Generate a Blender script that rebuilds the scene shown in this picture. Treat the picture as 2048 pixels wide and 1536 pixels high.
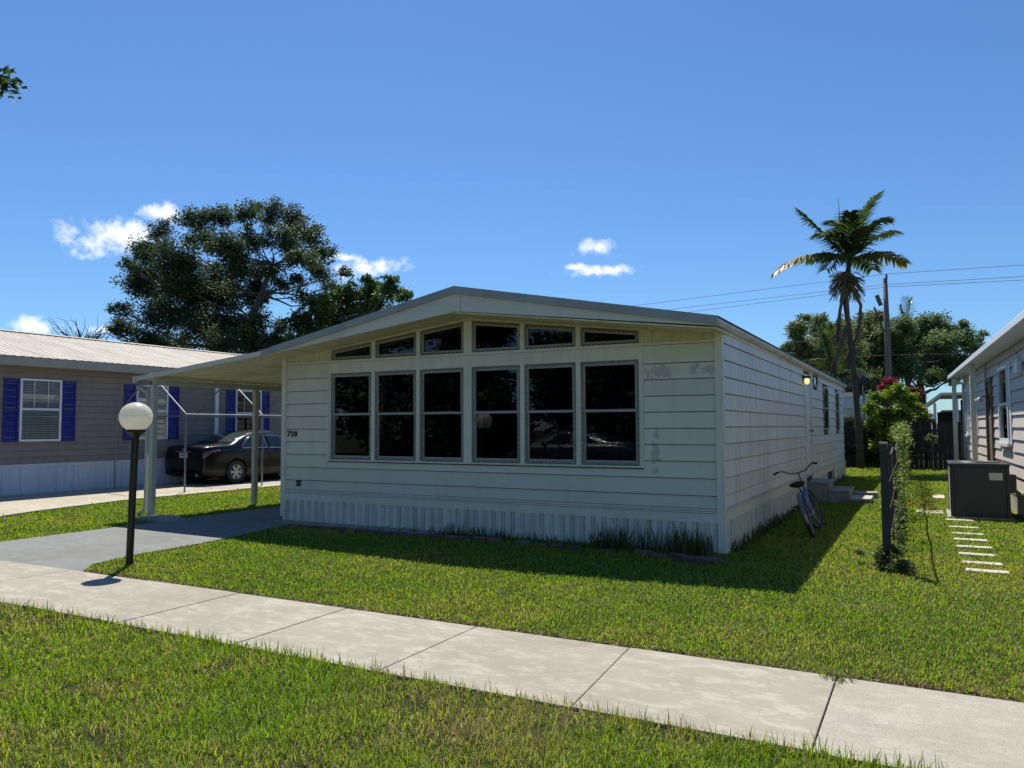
import bpy, bmesh, math, random
import numpy as np
from mathutils import Vector, Matrix, Euler

for o in list(bpy.data.objects):
    bpy.data.objects.remove(o, do_unlink=True)
scene = bpy.context.scene
COL = scene.collection
PI = math.pi
R = math.radians
random.seed(7)
RNG = np.random.default_rng(11)

# ------------------------------------------------------------------ camera
CAM_H = 1.57
YAW, PITCH, ROLL = R(28.2), R(3.21), R(-0.2)
FPX = 1533.67                       # focal length in pixels of the 2048 px wide photograph
FW = Vector((-math.sin(YAW) * math.cos(PITCH), math.cos(YAW) * math.cos(PITCH), math.sin(PITCH)))
RT0 = Vector((math.cos(YAW), math.sin(YAW), 0))
UP0 = RT0.cross(FW)
RT = RT0 * math.cos(ROLL) + UP0 * math.sin(ROLL)
UP = UP0 * math.cos(ROLL) - RT0 * math.sin(ROLL)
OC = Vector((0, 0, CAM_H))
cam_d = bpy.data.cameras.new('camera')
cam = bpy.data.objects.new('camera', cam_d)
COL.objects.link(cam)
cam.matrix_world = Matrix(((RT.x, UP.x, -FW.x, OC.x), (RT.y, UP.y, -FW.y, OC.y), (RT.z, UP.z, -FW.z, OC.z), (0, 0, 0, 1)))
cam_d.sensor_width = 36
cam_d.lens = FPX / 2048 * 36
cam_d.clip_start = 0.05
cam_d.clip_end = 3000
scene.camera = cam
scene.render.resolution_x, scene.render.resolution_y = 1024, 768


def ray(x, y):
    return FW + RT * ((x - 1024) / FPX) - UP * ((y - 768) / FPX)


def gpt(x, y, z=0.0):
    d = ray(x, y)
    return OC + d * ((z - CAM_H) / d.z)


def at(x, y, D):
    d = ray(x, y)
    return OC + d * (D / d.dot(FW))


# ------------------------------------------------------------------ light and sky
SUN_DISP = Vector((0.345, -0.45))            # ground shadow per metre of height
SUN_EL = math.atan(1 / SUN_DISP.length)
SUN_AZ = math.atan2(-SUN_DISP.x, -SUN_DISP.y)  # from +Y towards +X
world = bpy.data.worlds.new('World')
scene.world = world
world.use_nodes = True
wn, wl = world.node_tree.nodes, world.node_tree.links
for n in list(wn):
    wn.remove(n)
sky = wn.new('ShaderNodeTexSky')
sky.sky_type = 'NISHITA'
sky.sun_disc = False
sky.sun_elevation = SUN_EL
sky.sun_rotation = SUN_AZ
sky.altitude = 0
sky.air_density = 1.0
sky.dust_density = 0.25
sky.ozone_density = 2.5
SKY_STRENGTH = 0.076


def wmath(op, a, b=None, c=None):
    n = wn.new('ShaderNodeMath')
    n.operation = op
    for i, v in enumerate((a, b, c)):
        if v is None:
            continue
        if isinstance(v, (int, float)):
            n.inputs[i].default_value = v
        else:
            wl.new(v, n.inputs[i])
    return n.outputs[0]


tc = wn.new('ShaderNodeTexCoord')
nrm = wn.new('ShaderNodeVectorMath')
nrm.operation = 'NORMALIZE'
wl.new(tc.outputs['Generated'], nrm.inputs[0])
noi = wn.new('ShaderNodeTexNoise')
noi.inputs['Scale'].default_value = 26
noi.inputs['Detail'].default_value = 7
noi.inputs['Roughness'].default_value = 0.62
wl.new(nrm.outputs[0], noi.inputs['Vector'])
noi2 = wn.new('ShaderNodeTexNoise')
noi2.inputs['Scale'].default_value = 90
noi2.inputs['Detail'].default_value = 6
wl.new(nrm.outputs[0], noi2.inputs['Vector'])
nsum = wmath('ADD', wmath('MULTIPLY', wmath('SUBTRACT', noi.outputs[0], 0.5), 4.2), wmath('MULTIPLY', wmath('SUBTRACT', noi2.outputs[0], 0.5), 1.6))


def cloud(dirv, rx, ry):
    d = dirv.normalized()
    rt = Vector((d.y, -d.x, 0)).normalized()
    up = rt.cross(d)
    res = []
    for ax, r in ((rt, rx), (up, ry)):
        n = wn.new('ShaderNodeVectorMath')
        n.operation = 'DOT_PRODUCT'
        wl.new(nrm.outputs[0], n.inputs[0])
        n.inputs[1].default_value = ax / r
        res.append(n.outputs['Value'])
    nf = wn.new('ShaderNodeVectorMath')
    nf.operation = 'DOT_PRODUCT'
    wl.new(nrm.outputs[0], nf.inputs[0])
    nf.inputs[1].default_value = d
    front = wmath('GREATER_THAN', nf.outputs['Value'], 0.0)
    e = wmath('SQRT', wmath('ADD', wmath('POWER', res[0], 2.0), wmath('POWER', res[1], 2.0)))
    m = wmath('SUBTRACT', wmath('SUBTRACT', 1.25, e), wmath('MULTIPLY', nsum, 1.0))
    m2 = wmath('MULTIPLY', front, m)
    return m2


CLOUDS = [(235, 478, 80, 34), (330, 427, 42, 16), (738, 533, 62, 20), (690, 515, 28, 10), (1208, 543, 66, 11), (1195, 494, 32, 16),
          (75, 655, 52, 14), (205, 660, 26, 10), (612, 462, 26, 12), (1150, 535, 20, 6)]
acc = None
for (x, y, rx, ry) in CLOUDS:
    m = cloud(ray(x, y), rx / FPX, ry / FPX)
    acc = m if acc is None else wmath('MAXIMUM', acc, m)
for k in range(7):                            # the same fair-weather puffs go on round the rest of the sky
    a = YAW + R(75 + k * 31)
    el = R(5 + (k * 37 % 11))
    m = cloud(Vector((-math.sin(a) * math.cos(el), math.cos(a) * math.cos(el), math.sin(el))), 0.05, 0.014)
    acc = wmath('MAXIMUM', acc, m)
cr = wn.new('ShaderNodeMapRange')
cr.interpolation_type = 'SMOOTHSTEP'
cr.inputs['From Min'].default_value = 0.05
cr.inputs['From Max'].default_value = 1.5
wl.new(acc, cr.inputs['Value'])
skyc = wn.new('ShaderNodeMix')
skyc.data_type = 'RGBA'
skyc.blend_type = 'MULTIPLY'
skyc.inputs[0].default_value = 1.0
wl.new(sky.outputs[0], skyc.inputs[6])
skyc.inputs[7].default_value = (0.62, 0.92, 1.24, 1)
mixc = wn.new('ShaderNodeMix')
mixc.data_type = 'RGBA'
wl.new(wmath('MULTIPLY', cr.outputs[0], 0.88), mixc.inputs[0])
wl.new(skyc.outputs[2], mixc.inputs[6])
mixc.inputs[7].default_value = (0.93 / SKY_STRENGTH, 0.95 / SKY_STRENGTH, 0.99 / SKY_STRENGTH, 1)
bg = wn.new('ShaderNodeBackground')
bg.inputs['Strength'].default_value = SKY_STRENGTH
wl.new(mixc.outputs[2], bg.inputs['Color'])
wo = wn.new('ShaderNodeOutputWorld')
wl.new(bg.outputs[0], wo.inputs['Surface'])

sun_d = bpy.data.lights.new('sun', 'SUN')
sun_d.energy = 5.0
sun_d.angle = R(0.53)
sun_d.color = (1.0, 0.94, 0.84)
sun = bpy.data.objects.new('sun', sun_d)
COL.objects.link(sun)
sdir = Vector((SUN_DISP.x, SUN_DISP.y, -1)).normalized()
sun.rotation_euler = sdir.to_track_quat('-Z', 'Y').to_euler()
sun.location = (-10, 20, 30)
scene.view_settings.view_transform = 'Standard'
scene.view_settings.look = 'None'
scene.view_settings.exposure = 0.40
scene.view_settings.gamma = 1.0
scene.view_settings.use_curve_mapping = False


# ------------------------------------------------------------------ materials
def nt(name):
    m = bpy.data.materials.new(name)
    m.use_nodes = True
    return m, m.node_tree.nodes, m.node_tree.links, m.node_tree.nodes['Principled BSDF']


def node(N, typ, **kw):
    n = N.new(typ)
    for k, v in kw.items():
        setattr(n, k, v)
    return n


def noise(N, L, vec, scale, detail=4, rough=0.55, stretch=None):
    n = N.new('ShaderNodeTexNoise')
    n.inputs['Scale'].default_value = scale
    n.inputs['Detail'].default_value = detail
    n.inputs['Roughness'].default_value = rough
    if stretch:
        mp = N.new('ShaderNodeMapping')
        mp.inputs['Scale'].default_value = stretch
        L.new(vec, mp.inputs['Vector'])
        vec = mp.outputs[0]
    L.new(vec, n.inputs['Vector'])
    return n.outputs[0]


def ramp(N, L, fac, stops):
    r = N.new('ShaderNodeValToRGB')
    while len(r.color_ramp.elements) < len(stops):
        r.color_ramp.elements.new(0.5)
    for e, (p, c) in zip(r.color_ramp.elements, stops):
        e.position = p
        e.color = (*c, 1) if len(c) == 3 else c
    L.new(fac, r.inputs[0])
    return r.outputs[0]


def mix(N, L, fac, a, b, mode='MIX'):
    n = N.new('ShaderNodeMix')
    n.data_type = 'RGBA'
    n.blend_type = mode
    for idx, v in ((0, fac), (6, a), (7, b)):
        if isinstance(v, (int, float)):
            n.inputs[idx].default_value = v
        elif isinstance(v, tuple):
            n.inputs[idx].default_value = (*v, 1) if len(v) == 3 else v
        else:
            L.new(v, n.inputs[idx])
    return n.outputs[2]


def maprange(N, L, v, a, b, c=0.0, d=1.0):
    n = N.new('ShaderNodeMapRange')
    n.inputs['From Min'].default_value = a
    n.inputs['From Max'].default_value = b
    n.inputs['To Min'].default_value = c
    n.inputs['To Max'].default_value = d
    L.new(v, n.inputs['Value'])
    return n.outputs[0]


def bump(N, L, P, h, strength=0.3, dist=0.01):
    b = N.new('ShaderNodeBump')
    b.inputs['Strength'].default_value = strength
    b.inputs['Distance'].default_value = dist
    L.new(h, b.inputs['Height'])
    L.new(b.outputs[0], P.inputs['Normal'])


def mat(name, color, rough=0.6, var=0.12, scale=3.0, metal=0.0, dirt=None, dirt_amt=0.3, streak=False, bmp=0.0, bscale=40, spec=0.5, piece=0.0, coat=0.0):
    """painted / metal / stone surface with large mottling, optional dirt or streaks, per-piece tint and fine relief"""
    m, N, L, P = nt(name)
    tcn = N.new('ShaderNodeTexCoord')
    v = tcn.outputs['Object']
    lo = tuple(max(0, c * (1 - var)) for c in color)
    hi = tuple(min(1, c * (1 + var)) for c in color)
    col = ramp(N, L, noise(N, L, v, scale, 6), [(0.3, lo), (0.7, hi)])
    if dirt:
        st = streak if isinstance(streak, tuple) else ((5, 5, 0.45) if streak else (1, 1, 1))
        d = noise(N, L, v, 2.2 if streak else 1.7, 8, 0.65, st)
        col = mix(N, L, maprange(N, L, d, 0.48, 0.72, 0, dirt_amt), col, dirt)
    if piece:
        oi = N.new('ShaderNodeObjectInfo')
        hv = N.new('ShaderNodeHueSaturation')
        L.new(maprange(N, L, oi.outputs['Random'], 0, 1, 1 - piece, 1 + piece), hv.inputs['Value'])
        L.new(col, hv.inputs['Color'])
        col = hv.outputs[0]
    L.new(col, P.inputs['Base Color'])
    P.inputs['Roughness'].default_value = rough
    P.inputs['Metallic'].default_value = metal
    P.inputs['Specular IOR Level'].default_value = spec
    P.inputs['Coat Weight'].default_value = coat
    P.inputs['Coat Roughness'].default_value = 0.06
    if bmp:
        bump(N, L, P, noise(N, L, v, bscale, 5), bmp, 0.01)
    return m


def leaf_mat(name, trans=0.35, rough=0.55, spec=0.35):
    m, N, L, P = nt(name)
    a = N.new('ShaderNodeAttribute')
    a.attribute_name = 'Col'
    L.new(a.outputs['Color'], P.inputs['Base Color'])
    P.inputs['Roughness'].default_value = rough
    P.inputs['Specular IOR Level'].default_value = spec
    t = N.new('ShaderNodeBsdfTranslucent')
    hs = N.new('ShaderNodeHueSaturation')
    hs.inputs['Saturation'].default_value = 1.15
    hs.inputs['Value'].default_value = 1.35
    L.new(a.outputs['Color'], hs.inputs['Color'])
    L.new(hs.outputs[0], t.inputs['Color'])
    ms = N.new('ShaderNodeMixShader')
    ms.inputs[0].default_value = trans
    L.new(P.outputs[0], ms.inputs[1])
    L.new(t.outputs[0], ms.inputs[2])
    L.new(ms.outputs[0], N['Material Output'].inputs['Surface'])
    return m


def glass_mat(name, tint=(0.45, 0.47, 0.5), rough=0.015, wav=0.0):
    m, N, L, P = nt(name)
    N.remove(P)
    tr = N.new('ShaderNodeBsdfTransparent')
    tr.inputs[0].default_value = (*tint, 1)
    gl = N.new('ShaderNodeBsdfGlossy')
    gl.inputs['Roughness'].default_value = rough
    fr = N.new('ShaderNodeFresnel')
    fr.inputs['IOR'].default_value = 1.5
    if wav:
        tcn = N.new('ShaderNodeTexCoord')
        b = N.new('ShaderNodeBump')
        b.inputs['Strength'].default_value = wav
        b.inputs['Distance'].default_value = 0.01
        L.new(noise(N, L, tcn.outputs['Object'], 1.5, 2), b.inputs['Height'])
        L.new(b.outputs[0], gl.inputs['Normal'])
    ms = N.new('ShaderNodeMixShader')
    L.new(fr.outputs[0], ms.inputs[0])
    L.new(tr.outputs[0], ms.inputs[1])
    L.new(gl.outputs[0], ms.inputs[2])
    L.new(ms.outputs[0], N['Material Output'].inputs['Surface'])
    return m


def siding_mat(name, base, peel=None, streak=0.35, boxes=()):
    """weathered white painted siding: run-down streaks, mottling, bare patches where the paint has flaked off"""
    m, N, L, P = nt(name)
    tcn = N.new('ShaderNodeTexCoord')
    v = tcn.outputs['Object']
    col = ramp(N, L, noise(N, L, v, 1.1, 5), [(0.3, tuple(c * 0.93 for c in base)), (0.7, base)])
    st = noise(N, L, v, 1.6, 9, 0.66, (5.5, 5.5, 0.35))
    col = mix(N, L, maprange(N, L, st, 0.47, 0.68, 0, streak), col, (0.42, 0.41, 0.33))
    sp = noise(N, L, v, 46, 3)
    col = mix(N, L, maprange(N, L, sp, 0.73, 0.80, 0, 0.35), col, (0.25, 0.23, 0.18))
    oi = N.new('ShaderNodeObjectInfo')
    hv = N.new('ShaderNodeHueSaturation')
    L.new(maprange(N, L, oi.outputs['Random'], 0, 1, 0.95, 1.03), hv.inputs['Value'])
    L.new(col, hv.inputs['Color'])
    col = hv.outputs[0]
    if boxes:
        pn = noise(N, L, v, 11, 12, 0.74)
        sep = N.new('ShaderNodeSeparateXYZ')
        L.new(v, sep.inputs[0])
        tot = None
        for (cx, cz, rx, rz) in boxes:
            ns = []
            for i, (c, r) in enumerate(((cx, rx), (cz, rz))):
                a = N.new('ShaderNodeMath')
                a.operation = 'SUBTRACT'
                L.new(sep.outputs[0 if i == 0 else 2], a.inputs[0])
                a.inputs[1].default_value = c
                b = N.new('ShaderNodeMath')
                b.operation = 'DIVIDE'
                L.new(a.outputs[0], b.inputs[0])
                b.inputs[1].default_value = r
                p = N.new('ShaderNodeMath')
                p.operation = 'POWER'
                L.new(b.outputs[0], p.inputs[0])
                p.inputs[1].default_value = 2
                ns.append(p.outputs[0])
            s = N.new('ShaderNodeMath')
            s.operation = 'ADD'
            L.new(ns[0], s.inputs[0])
            L.new(ns[1], s.inputs[1])
            q = maprange(N, L, s.outputs[0], 0, 1.0, 0.13, -0.10)
            if tot is None:
                tot = q
            else:
                mx = N.new('ShaderNodeMath')
                mx.operation = 'MAXIMUM'
                L.new(tot, mx.inputs[0])
                L.new(q, mx.inputs[1])
                tot = mx.outputs[0]
        ad = N.new('ShaderNodeMath')
        ad.operation = 'ADD'
        L.new(tot, ad.inputs[0])
        L.new(pn, ad.inputs[1])
        col = mix(N, L, maprange(N, L, ad.outputs[0], 0.55, 0.562, 0, 0.72), col, (0.46, 0.43, 0.34))
    L.new(col, P.inputs['Base Color'])
    P.inputs['Roughness'].default_value = 0.5
    w1 = noise(N, L, v, 1.4, 3)
    w2 = noise(N, L, v, 14, 4)
    ad2 = N.new('ShaderNodeMath')
    ad2.operation = 'MULTIPLY_ADD'
    L.new(w1, ad2.inputs[0])
    ad2.inputs[1].default_value = 5.0
    L.new(w2, ad2.inputs[2])
    bump(N, L, P, ad2.outputs[0], 0.22, 0.012)
    return m


M = {}
PEEL = [(-3.0, 2.27, 0.28, 0.14), (-2.45, 2.29, 0.24, 0.11), (-3.06, 1.20, 0.10, 0.24), (-3.04, 1.47, 0.06, 0.09), (-3.05, 1.02, 0.10, 0.09)]
M['siding_front'] = siding_mat('white siding', (0.80, 0.74, 0.58), streak=0.10, boxes=PEEL)
M['siding_side'] = siding_mat('streaked white siding', (0.80, 0.75, 0.65), streak=0.62)
M['trim'] = mat('white trim paint', (0.80, 0.74, 0.59), 0.5, 0.06, dirt=(0.40, 0.38, 0.28), dirt_amt=0.25, streak=True)
M['cream'] = mat('yellowed cream panel', (0.72, 0.66, 0.44), 0.6, 0.08, dirt=(0.34, 0.31, 0.18), dirt_amt=0.45, streak=True)
M['fascia'] = mat('white fascia', (0.72, 0.67, 0.55), 0.5, 0.07, dirt=(0.36, 0.35, 0.27), dirt_amt=0.3)
M['capgrey'] = mat('grey metal drip edge', (0.36, 0.37, 0.34), 0.5, 0.1, dirt=(0.2, 0.2, 0.17), dirt_amt=0.5)
M['gutter'] = mat('stained gutter', (0.66, 0.63, 0.56), 0.5, 0.1, dirt=(0.30, 0.26, 0.2), dirt_amt=0.55)
M['rooftar'] = mat('dark roof coating', (0.10, 0.10, 0.105), 0.9, 0.25, scale=1.2)
M['skirt'] = mat('painted skirting metal', (0.76, 0.72, 0.61), 0.5, 0.08, dirt=(0.28, 0.27, 0.2), dirt_amt=0.5, streak=True, piece=0.05)
M['alu'] = mat('weathered aluminium frame', (0.27, 0.26, 0.21), 0.5, 0.3, scale=18, metal=0.15, dirt=(0.16, 0.15, 0.11), dirt_amt=0.6)
M['alu_light'] = mat('pale sash frame', (0.40, 0.385, 0.33), 0.45, 0.12, metal=0.1)
M['rivet'] = mat('dark fastener', (0.06, 0.055, 0.045), 0.7)
M['glass'] = glass_mat('window glass', (0.40, 0.42, 0.46), wav=0.05)
M['clearglass'] = glass_mat('clear window glass', (0.93, 0.95, 0.95))
M['curtain'] = mat('dark curtain', (0.05, 0.05, 0.12), 0.9)
M['gap_shade'] = mat('gap shade core', (0.07, 0.065, 0.05), 0.9)  # wall core: shade in the plank and trim gaps is put into this dark colour
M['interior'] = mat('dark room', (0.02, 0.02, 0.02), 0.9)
M['black'] = mat('black paint', (0.012, 0.012, 0.012), 0.45, 0.2)
M['rubber'] = mat('black rubber', (0.015, 0.015, 0.015), 0.75, 0.2)
M['globe'] = None
M['steel'] = mat('galvanised tube', (0.27, 0.275, 0.28), 0.45, 0.15, metal=0.5)
M['chrome'] = mat('chrome', (0.75, 0.75, 0.76), 0.18, 0.05, metal=1.0)
M['beigepost'] = mat('cream painted post', (0.56, 0.55, 0.46), 0.55, 0.08, dirt=(0.3, 0.28, 0.2), dirt_amt=0.4, streak=True)
M['carport_under'] = mat('aged carport pan', (0.70, 0.66, 0.52), 0.55, 0.08, dirt=(0.25, 0.23, 0.16), dirt_amt=0.45, piece=0.04)
M['taupe'] = mat('taupe vinyl siding', (0.255, 0.212, 0.175), 0.6, 0.07, dirt=(0.12, 0.11, 0.1), dirt_amt=0.3, streak=True, piece=0.04)
M['nskirt'] = mat('white vinyl skirting', (0.62, 0.65, 0.72), 0.5, 0.05, dirt=(0.34, 0.35, 0.38), dirt_amt=0.35, streak=True, piece=0.04)
M['nroof'] = mat('weathered metal roofing', (0.33, 0.295, 0.25), 0.6, 0.16, scale=2.0, metal=0.1, dirt=(0.14, 0.105, 0.08), dirt_amt=0.8, streak=(0.35, 4.5, 0.35), piece=0.10)
M['nfascia'] = mat('tan eave board', (0.34, 0.32, 0.27), 0.6, 0.1)
M['blue'] = mat('royal blue shutter', (0.012, 0.018, 0.22), 0.5, 0.1)
M['whitevinyl'] = mat('white vinyl frame', (0.78, 0.80, 0.82), 0.4, 0.04)
M['blind'] = mat('white blind slats', (0.72, 0.74, 0.72), 0.6, 0.05)
M['pink'] = mat('pale pink siding', (0.62, 0.54, 0.485), 0.6, 0.05, dirt=(0.42, 0.36, 0.33), dirt_amt=0.3, piece=0.03)
M['brown'] = mat('brown weathered wood', (0.17, 0.12, 0.085), 0.7, 0.3, scale=8)
M['fencewood'] = mat('dark weathered fence wood', (0.035, 0.028, 0.022), 0.85, 0.3, scale=6, piece=0.25)
M['acgrey'] = mat('slate grey enamel', (0.026, 0.029, 0.032), 0.42, 0.12, dirt=(0.06, 0.056, 0.05), dirt_amt=0.25)
M['label'] = mat('faded paper label', (0.55, 0.57, 0.52), 0.6, 0.05)
M['stone'] = mat('pale paver', (0.43, 0.41, 0.34), 0.85, 0.14, scale=9, dirt=(0.3, 0.28, 0.2), dirt_amt=0.4, bmp=0.25, piece=0.08)
M['block'] = mat('mottled concrete block', (0.30, 0.28, 0.25), 0.9, 0.25, scale=7, dirt=(0.10, 0.10, 0.08), dirt_amt=0.6, bmp=0.4)
M['brick'] = mat('old edging brick', (0.17, 0.10, 0.085), 0.9, 0.3, scale=6, dirt=(0.06, 0.06, 0.05), dirt_amt=0.6, bmp=0.4, piece=0.3)
M['wood_pole'] = mat('grey utility pole', (0.13, 0.115, 0.10), 0.85, 0.2, scale=5)
M['rust'] = mat('rusty dark wire', (0.05, 0.045, 0.04), 0.8, 0.3)
M['fpost'] = mat('dark grey fence post', (0.028, 0.032, 0.032), 0.6, 0.2, scale=6, dirt=(0.10, 0.09, 0.07), dirt_amt=0.4)
M['cable'] = mat('black cable', (0.02, 0.02, 0.022), 0.6)
M['insul'] = mat('dark porcelain', (0.09, 0.085, 0.09), 0.35)
M['bark'] = mat('grey bark', (0.10, 0.085, 0.07), 0.9, 0.35, scale=5, bmp=0.5, bscale=14)
M['palmbark'] = mat('palm trunk', (0.075, 0.065, 0.052), 0.9, 0.3, scale=4, bmp=0.4, bscale=10)
M['deadfrond'] = mat('dead brown frond', (0.17, 0.115, 0.07), 0.85, 0.3, scale=3)
M['fibre'] = mat('tan palm fruit stalk', (0.20, 0.165, 0.075), 0.9, 0.3, scale=6)
M['leaf'] = leaf_mat('tree leaves', 0.36)
M['grassblade'] = leaf_mat('grass blades', 0.42, 0.5, 0.25)
M['palmleaf'] = leaf_mat('palm leaflets', 0.32, 0.4, 0.5)
M['carpaint'] = mat('black car paint', (0.004, 0.004, 0.005), 0.3, 0.05, coat=0.3, spec=0.2)
M['silverpaint'] = mat('silver car paint', (0.5, 0.53, 0.53), 0.3, 0.05, metal=0.5, coat=1.0)
M['tealpaint'] = mat('dark teal car paint', (0.02, 0.045, 0.045), 0.3, 0.05, coat=1.0)
M['carglass'] = mat('dark car glass', (0.012, 0.016, 0.016), 0.04, 0.05, spec=0.8)
M['rearglass'] = mat('greenish rear screen', (0.05, 0.065, 0.058), 0.06, 0.1, spec=0.8)
M['taillight'] = mat('smoky tail lamp', (0.16, 0.04, 0.03), 0.12, 0.3, scale=14, spec=0.8, coat=1.0)
M['alloy'] = mat('alloy rim', (0.50, 0.50, 0.50), 0.35, 0.06, metal=0.5)
M['plate'] = mat('licence plate', (0.62, 0.66, 0.62), 0.5, 0.05)
M['dullchrome'] = mat('dull chrome', (0.20, 0.20, 0.195), 0.35, 0.2, metal=0.8)
M['bikeblue'] = mat('blue bicycle paint', (0.02, 0.03, 0.20), 0.3, 0.1, coat=0.6)
M['bulb'] = None
M['door'] = mat('white door paint', (0.72, 0.725, 0.72), 0.45, 0.04, dirt=(0.5, 0.48, 0.42), dirt_amt=0.2, streak=True)
M['digit'] = mat('black number', (0.012, 0.012, 0.012), 0.5)

# globe: white acrylic that lets some sun through
m, N, L, P = nt('opal acrylic globe')
P.inputs['Roughness'].default_value = 0.25
tcn = N.new('ShaderNodeTexCoord')
dd = noise(N, L, tcn.outputs['Object'], 11, 7, 0.6)
colr = mix(N, L, maprange(N, L, dd, 0.55, 0.75, 0, 0.3), (0.90, 0.88, 0.78), (0.62, 0.57, 0.44))
L.new(colr, P.inputs['Base Color'])
t = N.new('ShaderNodeBsdfTranslucent')
L.new(colr, t.inputs[0])
ms = N.new('ShaderNodeMixShader')
ms.inputs[0].default_value = 0.55
L.new(P.outputs[0], ms.inputs[1])
L.new(t.outputs[0], ms.inputs[2])
L.new(ms.outputs[0], N['Material Output'].inputs[0])
M['globe'] = m
m, N, L, P = nt('lit porch bulb')
P.inputs['Base Color'].default_value = (0.9, 0.85, 0.5, 1)
P.inputs['Emission Color'].default_value = (1.0, 0.86, 0.35, 1)
P.inputs['Emission Strength'].default_value = 0.7
M['bulb'] = m


def concrete(name, c, patch, rough=0.85, agg=0.0, lines=None):
    m, N, L, P = nt(name)
    tcn = N.new('ShaderNodeTexCoord')
    v = tcn.outputs['Object']
    col = ramp(N, L, noise(N, L, v, 1.3, 8, 0.6), [(0.3, tuple(x * 0.82 for x in c)), (0.7, c)])
    big = noise(N, L, v, 3.4, 14, 0.80, (1.0, 2.0, 1))
    col = mix(N, L, maprange(N, L, big, 0.50, 0.57, 0, 0.65), col, patch)
    vo = N.new('ShaderNodeTexVoronoi')
    vo.feature = 'DISTANCE_TO_EDGE'
    vo.inputs['Scale'].default_value = 0.33
    wv = N.new('ShaderNodeVectorMath')
    wv.operation = 'MULTIPLY_ADD'
    nz_ = N.new('ShaderNodeTexNoise')
    nz_.inputs['Scale'].default_value = 2.5
    nz_.inputs['Detail'].default_value = 6
    L.new(v, nz_.inputs['Vector'])
    L.new(nz_.outputs['Color'], wv.inputs[0])
    wv.inputs[1].default_value = (0.5, 0.5, 0.5)
    L.new(v, wv.inputs[2])
    L.new(wv.outputs[0], vo.inputs['Vector'])
    col = mix(N, L, maprange(N, L, vo.outputs['Distance'], 0.0006, 0.002, 0.10, 0.0), col, tuple(x * 0.25 for x in c))
    stn = noise(N, L, v, 0.7, 6, 0.6)
    col = mix(N, L, maprange(N, L, stn, 0.46, 0.70, 0, 0.45), col, tuple(x * v_ for x, v_ in zip(c, (0.66, 0.62, 0.54))))
    sp = noise(N, L, v, 130, 3, 0.6)
    col = mix(N, L, maprange(N, L, sp, 0.54, 0.68, 0, 0.30 + agg), col, tuple(x * 0.45 for x in c))
    sp2 = noise(N, L, v, 23, 6, 0.7)
    col = mix(N, L, maprange(N, L, sp2, 0.62, 0.78, 0, 0.3), col, tuple(x * 0.55 for x in c))
    L.new(col, P.inputs['Base Color'])
    P.inputs['Roughness'].default_value = rough
    P.inputs['Specular IOR Level'].default_value = 0.25
    bump(N, L, P, sp, 0.25 + agg, 0.006)
    return m


M['concrete'] = concrete('sidewalk concrete', (0.345, 0.322, 0.258), (0.450, 0.425, 0.352))
M['concrete_agg'] = concrete('worn sidewalk concrete', (0.40, 0.375, 0.31), (0.45, 0.42, 0.355), agg=0.45)
M['drive'] = concrete('grey painted driveway', (0.206, 0.214, 0.206), (0.242, 0.250, 0.240))
M['ndrive'] = concrete('neighbour driveway concrete', (0.44, 0.395, 0.31), (0.54, 0.495, 0.40))
M['asphalt'] = concrete('road asphalt', (0.055, 0.055, 0.056), (0.07, 0.07, 0.07))

# lawn soil and thatch under the blades
m, N, L, P = nt('lawn soil and thatch')
tcn = N.new('ShaderNodeTexCoord')
v = tcn.outputs['Object']
c1 = ramp(N, L, noise(N, L, v, 34, 7, 0.7), [(0.25, (0.014, 0.018, 0.006)), (0.5, (0.035, 0.045, 0.012)), (0.75, (0.075, 0.085, 0.028))])
c2 = ramp(N, L, noise(N, L, v, 60, 6, 0.7), [(0.3, (0.05, 0.038, 0.022)), (0.7, (0.20, 0.16, 0.095))])
L.new(mix(N, L, maprange(N, L, noise(N, L, v, 0.9, 6, 0.6), 0.52, 0.68), c1, c2), P.inputs['Base Color'])
P.inputs['Roughness'].default_value = 0.95
P.inputs['Specular IOR Level'].default_value = 0.1
bump(N, L, P, noise(N, L, v, 55, 5), 0.8, 0.03)
M['soil'] = m


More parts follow.
